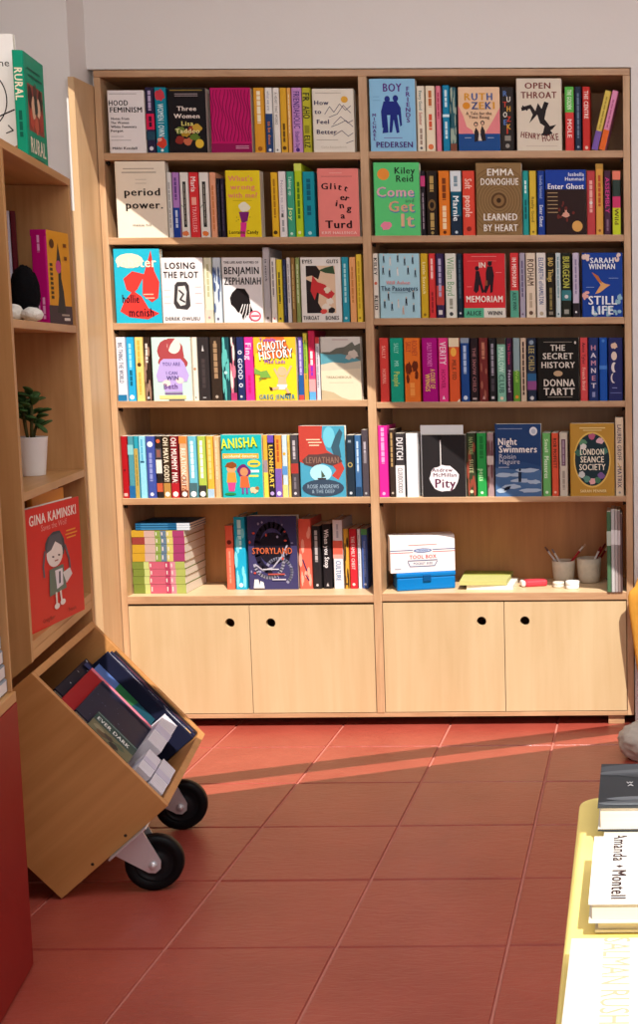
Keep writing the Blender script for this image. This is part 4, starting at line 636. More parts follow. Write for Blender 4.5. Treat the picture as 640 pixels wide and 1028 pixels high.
shelf('L', 5, [
 S_(226.6, 234.6, 527.6, 'coral paperback', 'e2634c', D(.74, '6a2a24', .3), G(.1, .6, 'f0907a', .2)),
 S_(235.2, 246.6, 519, 'tall turquoise paperback', '22a4c8', G(0.56, 0.96, 'b8e8f0', .34), *speck(7, '7ad0e0', 4, .14), D(.06, 'c8ecf4', .2)),
 F_(248.6, 298.4, 518, 'indigo serpent cover', 'indigo hardback with a silver coiled serpent', '3d3a62', *arcs(.5, .56, [.3, .34], 1, .07, '1f1c2c', -.6, 4.6), E(.52, .56, .3, .22, '1c1a26'), *arcs(.42, .4, [.3], .8, .06, '9a98ac', 3.4, 6.6), *arcs(.62, .24, [.26], .7, .06, '8a8aa4', -.9, 2.6), Ln([(.15, .34), (.3, .26), (.5, .3), (.7, .46), (.8, .6)], .03, 'a8a4b4'), *speck(14, '8e8cb0', 5, .02), *speck(8, 'c04a3c', 6, .025), T('STORYLAND', .5, .53, .075, 'c0603c', .82), R(.3, .27, .62, .285, 'c8c4d0'), R(.4, .2, .74, .22, 'b0524a'), R(.48, .13, .76, .145, 'c8c4d0'), P([(.1, .02), (.12, .14), (.2, .14), (.22, .06), (.24, .12), (.3, .1), (.32, .02)], 'dcd8d8'), hard=True, th=.034),
 S_(299.8, 312.6, 521, 'coral mottled hardback', 'e0604e', *speck(9, 'f0a08c', 4, .12), Ln([(.3, .42), (.6, .26)], .1, '4a2a50'), Ln([(.5, .2), (.75, .12)], .1, '4a2a50')),
 S_(313.4, 321.8, 528, 'black silver-lettered paperback', '2a2628', G(0.43, 0.93, 'b0a8a8', .34), D(.06, 'c0b8b8', .16)),
 S_(323.4, 332.6, 526, 'black white-lettered paperback', '221e22', V('When you Stop', .62, .6, 'e4dfe0', .5), P([(.35, .04), (.65, .04), (.5, .09)], 'c8c0c0')),
 S_(334.2, 344.2, 522, 'tall white and red hardback', 'dcd8de', B(.5, .7, 'd8604e'), B(.44, .5, 'e4988c'), V('CULTURE', .26, .3, '5a78a0', .5), G(.74, .94, 'a8a8b8', .2), hard=True),
 S_(344.9, 350, 531, 'gold and black paperback', 'cf9c38', *speck(7, '3a2c20', 4, .18), D(.08, '4a3420', .2)),
 S_(350.6, 358.2, 531, 'crimson white-lettered paperback', 'c42a34', V('THE FAMILY CHEST', .6, .56, 'f0c8c4', .45), D(.07, 'f0d0c8', .2)),
 S_(358.9, 362.2, 531, 'slim white paperback', 'dcdce0', G(.2, .9, 'a8a8b8', .3)),
 S_(362.8, 369, 531, 'blue green-topped paperback', '4a62a4', B(.9, 1, '5a9a5c'), G(.2, .8, '7a8cc4', .3), D(.07, 'd8dcec', .2)),
], yf0=YB)
# stack of magazines-thick paperbacks lying at the back left of the sixth shelf
zb = ZS['L', 5]; ys = on_z(160, 596, zb).y
def flat(name, label, x0, x1, y0, z, th, wd, col, spine, group, cover=(), hard=False, rz=0., cat='book'):
    """a book lying on its back, spine to the viewer"""
    M = Matrix.Translation(Vector((x0, y0, z))) @ Matrix.Rotation(rz, 4, 'Z') @ Matrix(((0, 0, 1, 0), (0, 1, 0, 0), (-1, 0, 0, th), (0, 0, 0, 1)))
    return book(name, label, th, x1-x0, wd, col, spine, cover, hard=hard, group=group, M=M, cat=cat)
xs0, xs1 = max(on_y(132.6, 580, ys).x, XLi+.004), on_y(186, 580, ys).x
ztops = [on_y(160, q, ys).z for q in (595.4, 586, 578, 570.6, 563.2, 554.6, 546, 538.6, 532)]
UPC = [('b8902c', 0, .24), ('b89a90', .24, .44), ('7f9448', .44, .55), ('5f7488', .55, .66), ('bfb464', .66, .78), ('983a64', .78, 1)]
LOC = [('6f7c34', 0, .22), ('b4bc74', .22, .32), ('b8586a', .32, .62), ('a8405c', .62, .72), ('c4808c', .72, .82), ('a0a858', .82, 1)]
LBL = ['bottom book of the striped stack on the sixth left shelf, olive and pink spine', 'second book up in the striped stack, olive and pink spine', 'third book up in the striped stack, olive and pink spine', 'fourth book up in the striped stack, paler end band',
       'fifth book up in the striped stack, yellow and violet spine', 'sixth book up in the striped stack, yellow and violet spine', 'seventh book up in the striped stack, brown-ended spine', 'eighth book up in the striped stack, bright yellow end']
for k in range(8):
    z0, z1 = zb+.0004 + (ztops[k]-ztops[0]), zb+(ztops[k+1]-ztops[0]); cs = LOC if k < 4 else UPC; q = random.Random(k); dx = q.uniform(-.001, .001)+(.002 if k >= 4 else 0)
    ops = [R(0, a, 1, b, c if not (k == 6 and a == 0) else '8a3a34') for c, a, b in cs] + [R(.25, a+.02, .75, a+.04, 'd8ccc4') for c, a, b in cs[2:5]]
    flat('paperback_book', LBL[k], xs0+dx, xs1+dx, ys+.001*q.random(), z0, z1-z0-.0005, .19, cs[0][0], ops, 'striped stack on the sixth left shelf')
xb0, xb1 = on_y(135.5, 528, ys).x, on_y(190, 528, ys).x; zt = zb+(ztops[8]-ztops[0]); dz = (on_y(160, 524.2, ys).z-on_y(160, 531.6, ys).z)/3
for k in range(3):
    flat('booklet', ['lowest of three blue booklets on top of the striped stack', 'middle of three blue booklets on top of the striped stack', 'topmost blue booklet on the striped stack'][k], xb0, xb1, ys+.002, zt+.0006+dz*k, dz-.0006, .15, '1f5c84', [R(0, .76, 1, 1, 'c4ccd4'), R(.2, .1, .8, .6, '3a7aa4')], 'blue booklets on the striped stack')
# ================================================================== SIXTH RIGHT SHELF
zR = ZS['R', 5]
def frame2(pa, pb, z):
    """matrix with origin at pixel pa on height z and local x towards pixel pb"""
    a, b = on_z(*pa, z), on_z(*pb, z); d = (b-a); return Matrix.Translation(a+Vector((0, 0, .0004))) @ Matrix.Rotation(math.atan2(d.y, d.x), 4, 'Z'), d.length
def place(o, M): o.matrix_world = M
M, wb = frame2((398.5, 594), (457, 590.5), zR); hb = .055
bx = thing('tool_tin', 'glossy blue metal box lying under the white carton', 'box'); place(bx, M)
BLUE = mat('0f6fb4', .22, 0., .03)
bm = bmesh.new(); box(bm, (0, 0, 0), (wb, .105, hb*.72), .004); bm_obj('body', bm, BLUE, bx)
bm = bmesh.new(); box(bm, (-.0015, -.002, hb*.73), (wb+.0015, .107, hb), .004); bm_obj('lid', bm, BLUE, bx)
bm = bmesh.new(); box(bm, (wb*.44, -.0055, hb*.5), (wb*.58, -.0022, hb*.86), .001); bm_obj('latch', bm, mat('0b4a80', .3), bx)
wx = thing('toolbox_carton', 'white printed carton with red and blue stripes standing on the blue box', 'carton'); place(wx, M @ Matrix.Translation((-.017, .008, hb+.0006)) @ Matrix.Rotation(-.02, 4, 'Z'))
cw, ch, cd = .197, .112, .075
fc = []
bmx = [(0, 0), (cd, 0), (cd, ch), (.012, ch), (.004, ch-.003), (0, ch-.011)]      # side profile (depth, height), rounded front top edge
for (y0, z0), (y1, z1) in zip(bmx, bmx[1:]+bmx[:1]): fc.append(([(0, y0, z0), (cw, y0, z0), (cw, y1, z1), (0, y1, z1)], 'e6dedb'))
fc.append(([(0, y, z) for y, z in bmx], 'e6dedb')); fc.append(([(cw, y, z) for y, z in bmx], 'e6dedb'))
art([R(0, .665, .35, .69, '3a4a80'), R(.65, .665, 1, .69, '3a4a80'), R(0, .6, .35, .62, 'cc3a4a'), R(.65, .6, 1, .62, 'cc3a4a'), E(.5, .66, .14, .065, '33508c'), E(.5, .66, .12, .045, 'a8b4cc'), T('TOOLS', .5, .66, .045, '33508c', .18), T('TOOL BOX', .5, .47, .1, 'cf5a60', .42), Ln([(.27, .32), (.3, .18), (.68, .18), (.72, .32)], .014, '6a7090'), Ln([(.27, .36), (.72, .36)], .014, '6a7090'), T('POCKET SIZE', .5, .27, .06, '6a7090', .3), R(.28, .83, .72, .85, 'd8a0a0'), R(.06, .11, .16, .14, 'b0a8b0')], cw, ch-.011, lambda x, y, L: (x, -EPS*L, y), fc)
link('carton_body', mesh_of(fc, 'carton_body', .5), wx)
# notepads: a white one under a yellow-green spiral one
def quad_pad(name, label, pts, z, th, m, cat, art_fn=None):
    q = [on_z(x, y, z+th) for x, y in pts]; o0 = q[0].copy(); o0.z = z+.0004
    t = thing(name, label, cat, o0); bm = bmesh.new()
    prism(bm, [((p-o0).x, (p-o0).y) for p in q], 0, th-.0004); return t, bm, [p-o0 for p in q]
t, bm, q = quad_pad('notepad', 'plain white notepad under the yellow-green spiral pad', [(468, 587.5), (514.5, 588), (520, 580), (475, 580)], zR, .014, None, 'notepad'); bm_obj('pages', bm, mat('ece6d6', .7), t)
t, bm, q = quad_pad('spiral_notepad', 'yellow-green spiral notepad lying on the white pad', [(461, 583.5), (508, 583.5), (515, 573.5), (467, 573)], zR+.0148, .013, None, 'notepad'); bm_obj('cover', bm, mat('bdbb76', .5), t)
bm = bmesh.new(); prism(bm, [(q[3].x*.62+q[0].x*.38, q[3].y*.62), (q[2].x*.62+q[1].x*.38, q[2].y*.62), (q[2].x, q[2].y-.004), (q[3].x, q[3].y-.004)], .013, .0134); bm_obj('cover_band', bm, mat('93963f', .5), t)
for k in range(15):
    f = (k+.7)/15.4; c = Vector(q[3]).lerp(Vector(q[2]), f); bm = bmesh.new()
    tube(bm, [(c.x, c.y-.003+.0075*math.cos(a), .0068+.0078*math.sin(a)) for a in [i*math.pi/5 for i in range(11)]], .0009, 5); bm_obj('spiral_ring', bm, mat('77793c', .4), t)
pa, pb = on_y(421.5, 427, .034), on_y(466, 498, .034)
cd_ = thing('display_card', 'plain white card standing behind the charcoal splash cover', 'card', (pa.x, .034, ZS['R', 4]+.0004))
bm = bmesh.new(); box(bm, (0, 0, 0), (pb.x-pa.x, .0022, pa.z-ZS['R', 4]), .0006); bm_obj('card', bm, mat('e4e2e2', .6), cd_)
# small red packet, tins, cups, pens
M, wp = frame2((523.5, 590), (549.5, 588.5), zR)
t = thing('pencil_packet', 'small red packet with a white end lying beside the notepads', 'packet'); place(t, M)
bm = bmesh.new(); box(bm, (.013, 0, 0), (wp, .04, .02), .006); bm_obj('wrapper', bm, mat('d0404c', .35, bump=.2), t)
bm = bmesh.new(); box(bm, (0, .001, .001), (.0145, .039, .019), .006); bm_obj('end_flap', bm, mat('e6d8d4', .5), t)
def on_shelf(px, py): p = on_z(px, py, zR); p.z = zR+.0004; return p
CONC = mat('cfc2ae', .85, 0, .14, 70., .35); CONC_L = mat('cdc2b0', .85, 0, .1, 60., .3)
def cup(label, px, py, r, h, m):
    p = on_shelf(px, py); p.y += r*.8; t = thing('concrete_cup', label, 'cup', p)
    bm = bmesh.new(); lathe(bm, [(0, 0), (r*.72, 0), (r*.84, .003), (r*.92, h*.3), (r*.98, h*.7), (r, h), (r*.93, h+.001), (r*.9, h*.7), (r*.84, h*.3), (r*.7, .008), (0, .008)], 40); bm_obj('cup_body', bm, m, t); return p
pA = cup('sandy concrete pencil cup behind the two round tins', 565, 585.5, .0365, .068, CONC)
pB = cup('sandy concrete pencil cup next to the green folders', 590.8, 586, .0385, .077, CONC)
def pen(label, p, base, tip, col, capc, name='pencil'):
    a = Vector(p)+Vector(base); b = Vector(p)+Vector(tip); t = thing(name, label, 'pencil', a); d = b-a
    bm = bmesh.new(); tube(bm, [(0, 0, 0), d*.86], .0036, 6); bm_obj('shaft', bm, mat(col, .35), t)
    bm = bmesh.new(); tube(bm, [d*.861, d*.93, d], .0037, 6, 0, .0028); bm_obj('tip', bm, mat(capc, .35), t)
pen('silver pencil tilting out over the rim of the first cup', pA, (.012, .004, .012), (-.058, .0, .112), 'c4bcbc', '6a4a44')
pen('white pencil beside the silver one in the first cup', pA, (.018, -.006, .012), (-.036, .006, .104), 'e0d8d4', '8a8080')
pen('dark red pencil leaning far out of the first cup', pA, (-.02, .008, .012), (.07, .01, .118), '8f2228', 'd8b090')
pen('red pencil crossing the dark red one in the first cup', pA, (-.014, -.008, .012), (.062, .0, .112), 'b02c30', 'e8e0dc')
pen('red pencil in the cup by the folders', pB, (-.016, .004, .012), (.052, .006, .122), 'a8282c', '5a1a1c')
pen('white pencil in the cup by the folders', pB, (-.012, -.01, .012), (.038, -.006, .114), 'e4dcd8', '8f2a2c')
pen('dark red pencil at the back of the cup by the folders', pB, (-.004, .014, .012), (.06, .018, .112), '7a2024', 'e0d0c4')
for label, px, py, r, h, c in (('dull cream round tin in front of the first cup', 560, 590.4, .0175, .017, 'd6cdbd'), ('bright white round tin between the two cups', 574, 592, .021, .024, 'f1eee8')):
    p = on_shelf(px, py); p.y += r; t = thing('round_tin', label, 'tin', p)
    bm = bmesh.new(); lathe(bm, [(0, 0), (r*.93, 0), (r*.97, .002), (r*.97, h*.62), (0, h*.62)], 32); bm_obj('body', bm, mat(c, .5), t)
    bm = bmesh.new(); lathe(bm, [(r, h*.55), (r*1.02, h*.6), (r*1.02, h*.92), (r*.94, h), (r*.5, h*1.01), (0, h)], 32); bm_obj('lid', bm, mat(c, .45), t)
yf = on_z(612, 594.5, zR).y
for k, (x0, x1, top, col, lb, ops) in enumerate([
    (608.8, 613, 514, '4a6a4c', 'dark green folder, first of the upright folders beside the cup', (B(.58, .76, 'b9c4b4'),)),
    (613.2, 616.6, 512, 'b9b6b4', 'pale grey folder next to the dark green one', (B(.58, .76, 'e4e2e2'),)),
    (616.8, 619.6, 512.5, 'a59a98', 'mid grey folder between pale and brown ones', (B(.58, .76, 'dedcdc'),)),
    (619.8, 622.4, 513, '8c7a76', 'brown-grey folder near the end of the sixth shelf', (B(.58, .76, 'd4cccc'),)),
    (622.6, 624.4, 516, '5c4846', 'darkest slim folder against the case side', ())]):
    xa, xb = on_y(x0, 555, yf).x, min(on_y(x1, 555, yf).x, XRi-.002); h = on_y(x0, top, yf).z-zR
    book('folder', lb, xb-xa, h, .12, col, ops, loc=(xa, yf, zR+.0004), group='folders on the sixth right shelf', cat='folder')

# ================================================================== LEFT UNIT
zT_ = upx(40, 161.8).z; LU = -(upx(12, 300)-P0).dot(U); TH = .018
zM, zL, zB = upx(50, 324.).z, upx(60, 481).z, (upx(31.5, 631.5, -.02).z+upx(85, 612, 0).z)/2+.007
pCq = on_z(65, 902, .002); _a = on_plane(31, 671.5, pCq, U); ZA = _a.z; NA = (_a-P0).dot(N)
def ubox(name, l0, l1, n0, n1, z0, z1, m, parent, bev=.0012):
    """box in the left unit's own frame: l along the wall, n out into the room"""
    bm = bmesh.new(); box(bm, (n0, l0, z0), (n1, l1, z1), bev); o = bm_obj(name, bm, m, parent); return o
lu = thing('corner_bookcase', 'oiled plywood wall bookcase with open shelves, side-on at the edge of the room', 'bookcase', P0, A)
ND = -.32
ubox('top_board', -LU-.6, TH, ND, 0, zT_-TH, zT_, W_LEFTY, lu)
ubox('side_panel', .0002, TH, ND, -.0005, 0, zT_-TH-.0003, W_LEFT, lu)
bm = bmesh.new(); zq = lambda n: ZA-(NA-n)*.82+.010
prism(bm, [(-.0005, zT_-TH-.0003), (ND, zT_-TH-.0003), (ND, 0), (-.25, 0), (-.235, zq(-.235)), (-.0005, zq(-.0005))], -LU-TH, -LU, Matrix(((1, 0, 0, 0), (0, 0, 1, 0), (0, 1, 0, 0), (0, 0, 0, 1)))); bm_obj('divider', bm, W_LEFT, lu)
ubox('back_panel', -LU+.0003, 0, ND, ND+.012, zB, zT_-TH-.0003, W_LEFT, lu)
for z in (zM, zL, zB): ubox('shelf', -LU+.0003, -.0003, ND+.0125, -.001, z-TH, z, W_LEFTY, lu)
def ucorner(px, py, n, z):
    p = upx(px, py, n); p.z = z+.0004; return p
def ubook(px, py, n, z, th, h, wd, col, spine, front, label, rot, hard=False, **kw):
    """upright book whose spine faces the viewer and whose front faces the room; (px, py) is the near bottom corner between them"""
    c = ucorner(px, py, n, z); o = c - Vector((math.cos(rot), math.sin(rot), 0))*th
    return book('hardback_book' if hard else 'paperback_book', label, th, h, wd, col, spine, front, o, rot, hard, **kw)
hR = upx(27, 54.5, -.025).z - zT_
ubook(28.5, 154, -.025, zT_, .023, hR, .158, '12906e', (V('RURAL', .7, .3, 'e6dcc0', .72), G(.22, .46, '0c5a48', .3), B(0, .05, '0c6a50')),
      (R(.13, .3, .88, .73, '8a4a3c'), *[blob(u, v, .1, .1, c, i) for i, (u, v, c) in enumerate([(.25, .62, '3a2a24'), (.5, .66, '5a4036'), (.75, .63, '403028'), (.3, .42, 'b8503c'), (.5, .4, 'c06048'), (.74, .42, 'a8483c'), (.38, .52, 'd8b090'), (.62, .54, 'dcb898'), (.5, .56, '2c3c34')])], T('RURAL', .5, .17, .13, 'e8dfc8', .76), R(.14, .86, .8, .875, '0c5a48'), R(.2, .8, .86, .82, '0c5a48'), R(.3, .05, .8, .065, '0c6a50')), 'green hardback with a photo panel on top of the wall bookcase', .16, True)
M = ucorner(16.5, 142, -.06, zT_); wT = .26; hT = upx(15, 38.5, -.06).z-zT_
o = book('picture_book', 'white picture book with loose black sketching on top of the wall bookcase', .012, hT, wT, 'efebe6', (), (T('rlu', .8, .86, .05, '2a2626', .3, False), T('thine', .86, .78, .05, '2a2626', .26, False), *arcs(.72, .5, [.2], 1.1, .01, '2a2626', -1.2, 1.3), Ln([(.82, .36), (.98, .42)], .012, '2a2626'), Ln([(.9, .24), (.96, .26), (.92, .3)], .01, '2a2626'), blob(.97, .08, .06, .06, 'b07a5c', 4)), (M.x-wT+.005, M.y+.012, M.z), -math.pi/2, True)
ubox('apron', -LU+.0003, -.0003, -.016, -.001, zq(-.001)+.001, zB-TH-.0003, W_LEFTY, lu)
# middle shelf
hM = upx(50, 234, -.03).z - zM
ubook(50.5, 322, -.02, zM, .036, hM, .115, 'd9962c', (B(.93, 1, 'b80f70'), G(.76, .94, 'e8a0cc', .16), G(.05, .28, 'e8a0cc', .16, .32), G(.05, .28, 'e8a0cc', .16, .66)),
      (B(0, .2, '4a3a3c'), P([(.34, .12), (.44, .3), (.46, .56), (.4, .66), (.5, .88), (.6, .66), (.58, .5), (.66, .36), (.72, .12)], '3a3430'), E(.48, .62, .12, .07, 'c04a80'), *[R(.1, .62-.05*k, .22, .65-.05*k, '4a3a20') for k in range(8)], E(.22, .86, .1, .05, '5a3a20'), R(.72, .84, .86, .88, '7a4a20'), R(.74, .7, .86, .74, '7a4a20'), R(.5, .09, .84, .11, 'a89888'), R(.6, .04, .86, .07, 'd8ccc0')), 'thick book with magenta spine and yellow illustrated front beside the soft toy', -.03, spcol='ba0d72')
c0 = unit(-.165, -.137, zM+.0004)
for k, (col, lb) in enumerate([('c9c4d4', 'pale lilac picture book, first behind the soft toy'), ('bdb8cc', 'grey-lilac picture book behind the soft toy'), ('d0ccda', 'whitish picture book behind the soft toy'), ('5a1420', 'maroon picture book behind the soft toy')]):
    q = c0 + Vector((math.cos(.42), math.sin(.42), 0))*.0125*k
    book('picture_book', lb, .0115, upx(15, 217.5, -.12).z-zM, .14, col, (G(.1, .9, 'a8a2b8', .2),) if k < 3 else (), (), q, .42, True, group='picture books behind the soft toy')
pt = ucorner(25, 318, -.045, zM)
toy = thing('plush_toy', 'black fluffy soft toy with two white feet on the wall bookcase', 'soft toy', pt)
def fuzzy(bm, c, r, seed, sub=4, amp=.06):
    t = bmesh.new(); bmesh.ops.create_icosphere(t, subdivisions=sub, radius=1); q = random.Random(seed)
    for v in t.verts: v.co = Vector(c)+Vector((v.co.x*r[0], v.co.y*r[1], v.co.z*r[2]))*(1+q.uniform(-amp, amp))
    for f in t.faces: f.smooth = True
    join(bm, t)
FURB = mat('0d0c0f', .95, 0, .2, 200., .8); FURW = mat('e8e2d8', .95, 0, .1, 200., .8)
bm = bmesh.new(); fuzzy(bm, (-.013, .036, .0665), (.031, .03, .06), 1); bm_obj('body', bm, FURB, toy)
bm = bmesh.new(); fuzzy(bm, (-.020, -.004, .0205), (.0165, .025, .02), 3, 3); bm_obj('foot', bm, FURW, toy)
bm = bmesh.new(); fuzzy(bm, (.014, .004, .017), (.024, .022, .0165), 4, 3); bm_obj('foot', bm, FURW, toy)
# potted succulent
pp = ucorner(33, 482, -.085, zL)
pot = thing('potted_succulent', 'small green succulent in a plain white pot on the wall bookcase', 'plant', pp)
rp = .0385; hp = upx(33, 438, -.085).z-zL
bm = bmesh.new(); lathe(bm, [(0, 0), (rp*.74, 0), (rp*.76, .002), (rp*.98, hp-.002), (rp, hp), (rp*.93, hp), (rp*.9, hp*.8), (0, hp*.8)], 40); bm_obj('pot', bm, mat('eceae8', .35), pot)
bm = bmesh.new(); lathe(bm, [(rp*.88, hp*.82), (rp*.5, hp*.87), (0, hp*.86)], 24); bm_obj('soil', bm, mat('4a3526', .9, bump=.6), pot)
bm = bmesh.new(); q = random.Random(5); lv = bmesh.new()
def leaf(bm, p, d, L, w):
    d = d.normalized(); s = d.cross(Vector((.2, .1, 1))).normalized(); u = s.cross(d).normalized(); t = bmesh.new(); bmesh.ops.create_icosphere(t, subdivisions=2, radius=1)
    for v in t.verts:
        x = (v.co.x+1)/2; k = (.55+.6*x) if x < .75 else 1.0
        v.co = p + d*(x*L) + s*(v.co.y*w*k) + u*(v.co.z*.0045+.004*math.sin(x*3))
    for f in t.faces: f.smooth = True
    join(bm, t)
for k in range(5):
    a = k*1.3+.4; top = Vector((.016*math.cos(a), .016*math.sin(a), hp+.03+.014*k)); tube(bm, [(.004*math.cos(a), .004*math.sin(a), hp*.8), (.01*math.cos(a), .01*math.sin(a), hp+.012), top], .0034, 6)
    for j in range(6):
        b = a+j*1.05+q.uniform(-.2, .2); leaf(lv, top+Vector((0, 0, -.012+.005*j)), Vector((math.cos(b), math.sin(b), q.uniform(.1, .9)-.15*(j < 2))), q.uniform(.03, .043), q.uniform(.012, .0165))
leaf(lv, Vector((.012, 0, hp+.03)), Vector((1, -.3, -.7)), .04, .012)
leaf(lv, Vector((.02, 0, hp+.055)), Vector((1, -.2, .25)), .04, .009)
bm_obj('stem', bm, mat('4a4a2a', .7), pot); bm_obj('foliage', lv, mat('3c5a30', .4, 0, .25, 60.), pot)
# bottom shelf: red picture book, and the edges of the books behind it
cG = ucorner(31.5, 631.5, -.02, zB); d0 = (cG-CAM).dot(FWD); hG = (631.5-506)*d0/F; rG = .02
eG = on_plane(85, 612, cG, Vector((math.cos(rG), math.sin(rG), 0))); wG = (eG-cG).xy.length
girl = [T('GINA KAMINSKI', .5, .9, .075, 'f4e6da', .88), T('Saves the Wolf', .5, .82, .045, 'e89a90', .6, False), R(.72, .73, .9, .742, 'f0a03c'), R(.7, .7, .93, .712, 'f0a03c'), R(.72, .67, .9, .682, 'f0a03c'),
        blob(.5, .64, .18, .13, '4a4a4e', 4, 18, .08), E(.48, .58, .15, .11, 'f0e6dc', 24), P([(.32, .6), (.4, .74), (.6, .74), (.64, .62), (.5, .68), (.42, .62)], '5c5c60'), Ln([(.3, .62), (.26, .5), (.27, .42)], .03, '6a6468'), Ln([(.68, .62), (.74, .5), (.75, .42)], .03, '6a6468'), Ln([(.43, .56), (.46, .555)], .012, '3a3434'), Ln([(.54, .56), (.57, .555)], .012, '3a3434'), Ln([(.47, .52), (.53, .52)], .01, 'b06a5a'),
        P([(.36, .46), (.62, .47), (.66, .26), (.34, .24)], '6c7c6c'), P([(.46, .44), (.6, .44), (.6, .3), (.48, .28)], 'e8e4e8'), P([(.53, .42), (.56, .42), (.55, .32), (.52, .32)], '2a2a40'), P([(.6, .4), (.74, .42), (.78, .36), (.66, .3)], 'e0dcd8'), Ln([(.46, .25), (.46, .17)], .03, 'f0e6dc'), Ln([(.54, .25), (.55, .18)], .03, 'f0e6dc'), E(.46, .14, .05, .025, 'f0e8e0'), E(.57, .155, .05, .025, 'f0e8e0'), T('Craig Barr', .3, .065, .03, '7a1a18', .28, False), T('Francis', .74, .065, .03, '7a1a18', .24, False)]
gb = book('picture_book', 'red picture book with a drawn child facing out on the wall bookcase', .018, hG, wG, 'd8342a', (B(.42, .7, 'e4ded8'), V('GINA', .62, .12, '4a4a4a', .5), G(.1, .36, '5a1418', .5), B(.85, 1, '8a2028')), girl, cG-Vector((math.cos(rG), math.sin(rG), 0))*.018, rG, True, spcol='b52c28')
c2 = unit(-.02, -.09, zB+.0004)
book('picture_book', 'amber picture book edge showing above the red picture book', .014, hG*.985+.014, wG*.72, 'e8a03a', (), (), unit(-.30, -.07, zB+.0004), rG+.06, True)

# ================================================================== RED COUNTER AND WHAT STANDS ON IT
cR = on_z(34, 970, 0); zC = on_plane(14, 696, cR, N).z
rc = thing('red_counter', 'dark red painted counter end standing on the floor by the wall bookcase', 'counter', cR, A)
REDP = mat('8f2420', .5, 0, .1, 12., .12)
ubox('body', -1.3, 0, -.36, -.004, 0, zC-.02, REDP, rc, .002); ubox('front_board', -1.302, .0, -.0038, 0, 0.004, zC-.0205, REDP, rc, .002); ubox('top_board', -1.3, 0, -.36, -.001, zC-.0195, zC, W_LEFTY, rc)
sh = thing('counter_rack', 'plywood rack end panel standing on the red counter', 'rack', cR + Vector((0, 0, zC+.0004)), A)
ubox('end_panel', -.0105, -.002, -.34, -.006, 0, .98, W_LEFT, sh); ubox('back_panel', -1.2, -.011, -.34, -.33, 0, .98, W_LEFT, sh); ubox('shelf', -1.2, -.011, -.329, -.02, .27, .288, W_LEFTY, sh)
zz = zC+.001
for k, lb in enumerate(['lowest white-edged book in the small stack on the red counter', 'second white-edged book up on the red counter', 'third white-edged book up on the red counter', 'topmost white-edged book on the red counter']):
    th = .026; Mx = Matrix.Translation(cR - U*.0125 + N*(-.012-.002*k) + Vector((0, 0, zz-cR.z))) @ Matrix.Rotation(A, 4, 'Z') @ Matrix.Rotation(math.pi/2, 4, 'Z') @ Matrix.Translation((-.2, 0, 0)) @ Matrix(((0, 0, 1, 0), (0, 1, 0, 0), (-1, 0, 0, th), (0, 0, 0, 1)))
    book('hardback_book', lb, th, .2, .15, '8a9098', (R(.12, .02, .88, .98, 'e6e4e2'),), (), hard=True, group='book stack on the red counter', M=Mx); zz += th+.0006

# ================================================================== TILTED BIN ON CASTORS
UU, NN = U, N; A2 = .176; U = Vector((-math.sin(A2), math.cos(A2), 0))
pC = on_z(65, 902, .002); pA_, pB_ = on_plane(31, 671.5, pC, U), on_plane(168, 805.5, pC, U)
E1 = (pB_-pA_).normalized(); E2 = E1.cross(U).normalized()
if (pC-pB_).dot(E2) < 0: E2 = -E2
LA = (pB_-pA_).length; LB = (pC-pB_).dot(E2); OUT = -E2
pC = pB_ + E2*LB; _dz = Vector((0, 0, .0015-pC.z)); pA_ += _dz; pB_ += _dz; pC += _dz
WC = max((on_plane(203, 734, pB_, OUT)-pB_).dot(U), .3)
MC = Matrix(((E1.x, U.x, OUT.x, pA_.x), (E1.y, U.y, OUT.y, pA_.y), (E1.z, U.z, OUT.z, pA_.z), (0, 0, 0, 1)))   # local: x along the open edge, y along the wall, z out of the opening
CT = .016
cart = thing('book_bin', 'plywood book bin on two castors tipped onto its lower corner', 'bin'); cart.matrix_world = MC
def cbox(name, a, b, bev=.0012, m=W_CART): bm = bmesh.new(); box(bm, a, b, bev); return bm_obj(name, bm, m, cart)
cbox('side_panel', (0, 0, -LB), (LA, CT, 0)); cbox('side_panel', (0, WC-CT, -LB), (LA, WC, 0))
cbox('base_board', (LA-CT, CT+.0002, -LB), (LA, WC-CT-.0002, 0)); cbox('top_panel', (0, CT+.0002, -LB), (CT, WC-CT-.0002, 0)); cbox('back_panel', (CT+.0002, CT+.0002, -LB), (LA-CT-.0002, WC-CT-.0002, -LB+CT))
for x, z in ((LA-.012, -LB*.36), (LA-.012, -LB*.67), (LA*.36, -LB+.012)):
    bm = bmesh.new(); lathe(bm, [(0, .0012), (.003, .0008), (.0034, 0)], 10, Matrix.Translation((x, 0, z)) @ Matrix.Rotation(math.pi/2, 4, 'X')); bm_obj('screw', bm, mat('3a2a20', .4), cart)
STEEL = mat('d6d6da', .3, .55, .05); RUB = mat('0e0e10', .38); HUB = mat('1c1c1f', .3)
iMC = MC.inverted()
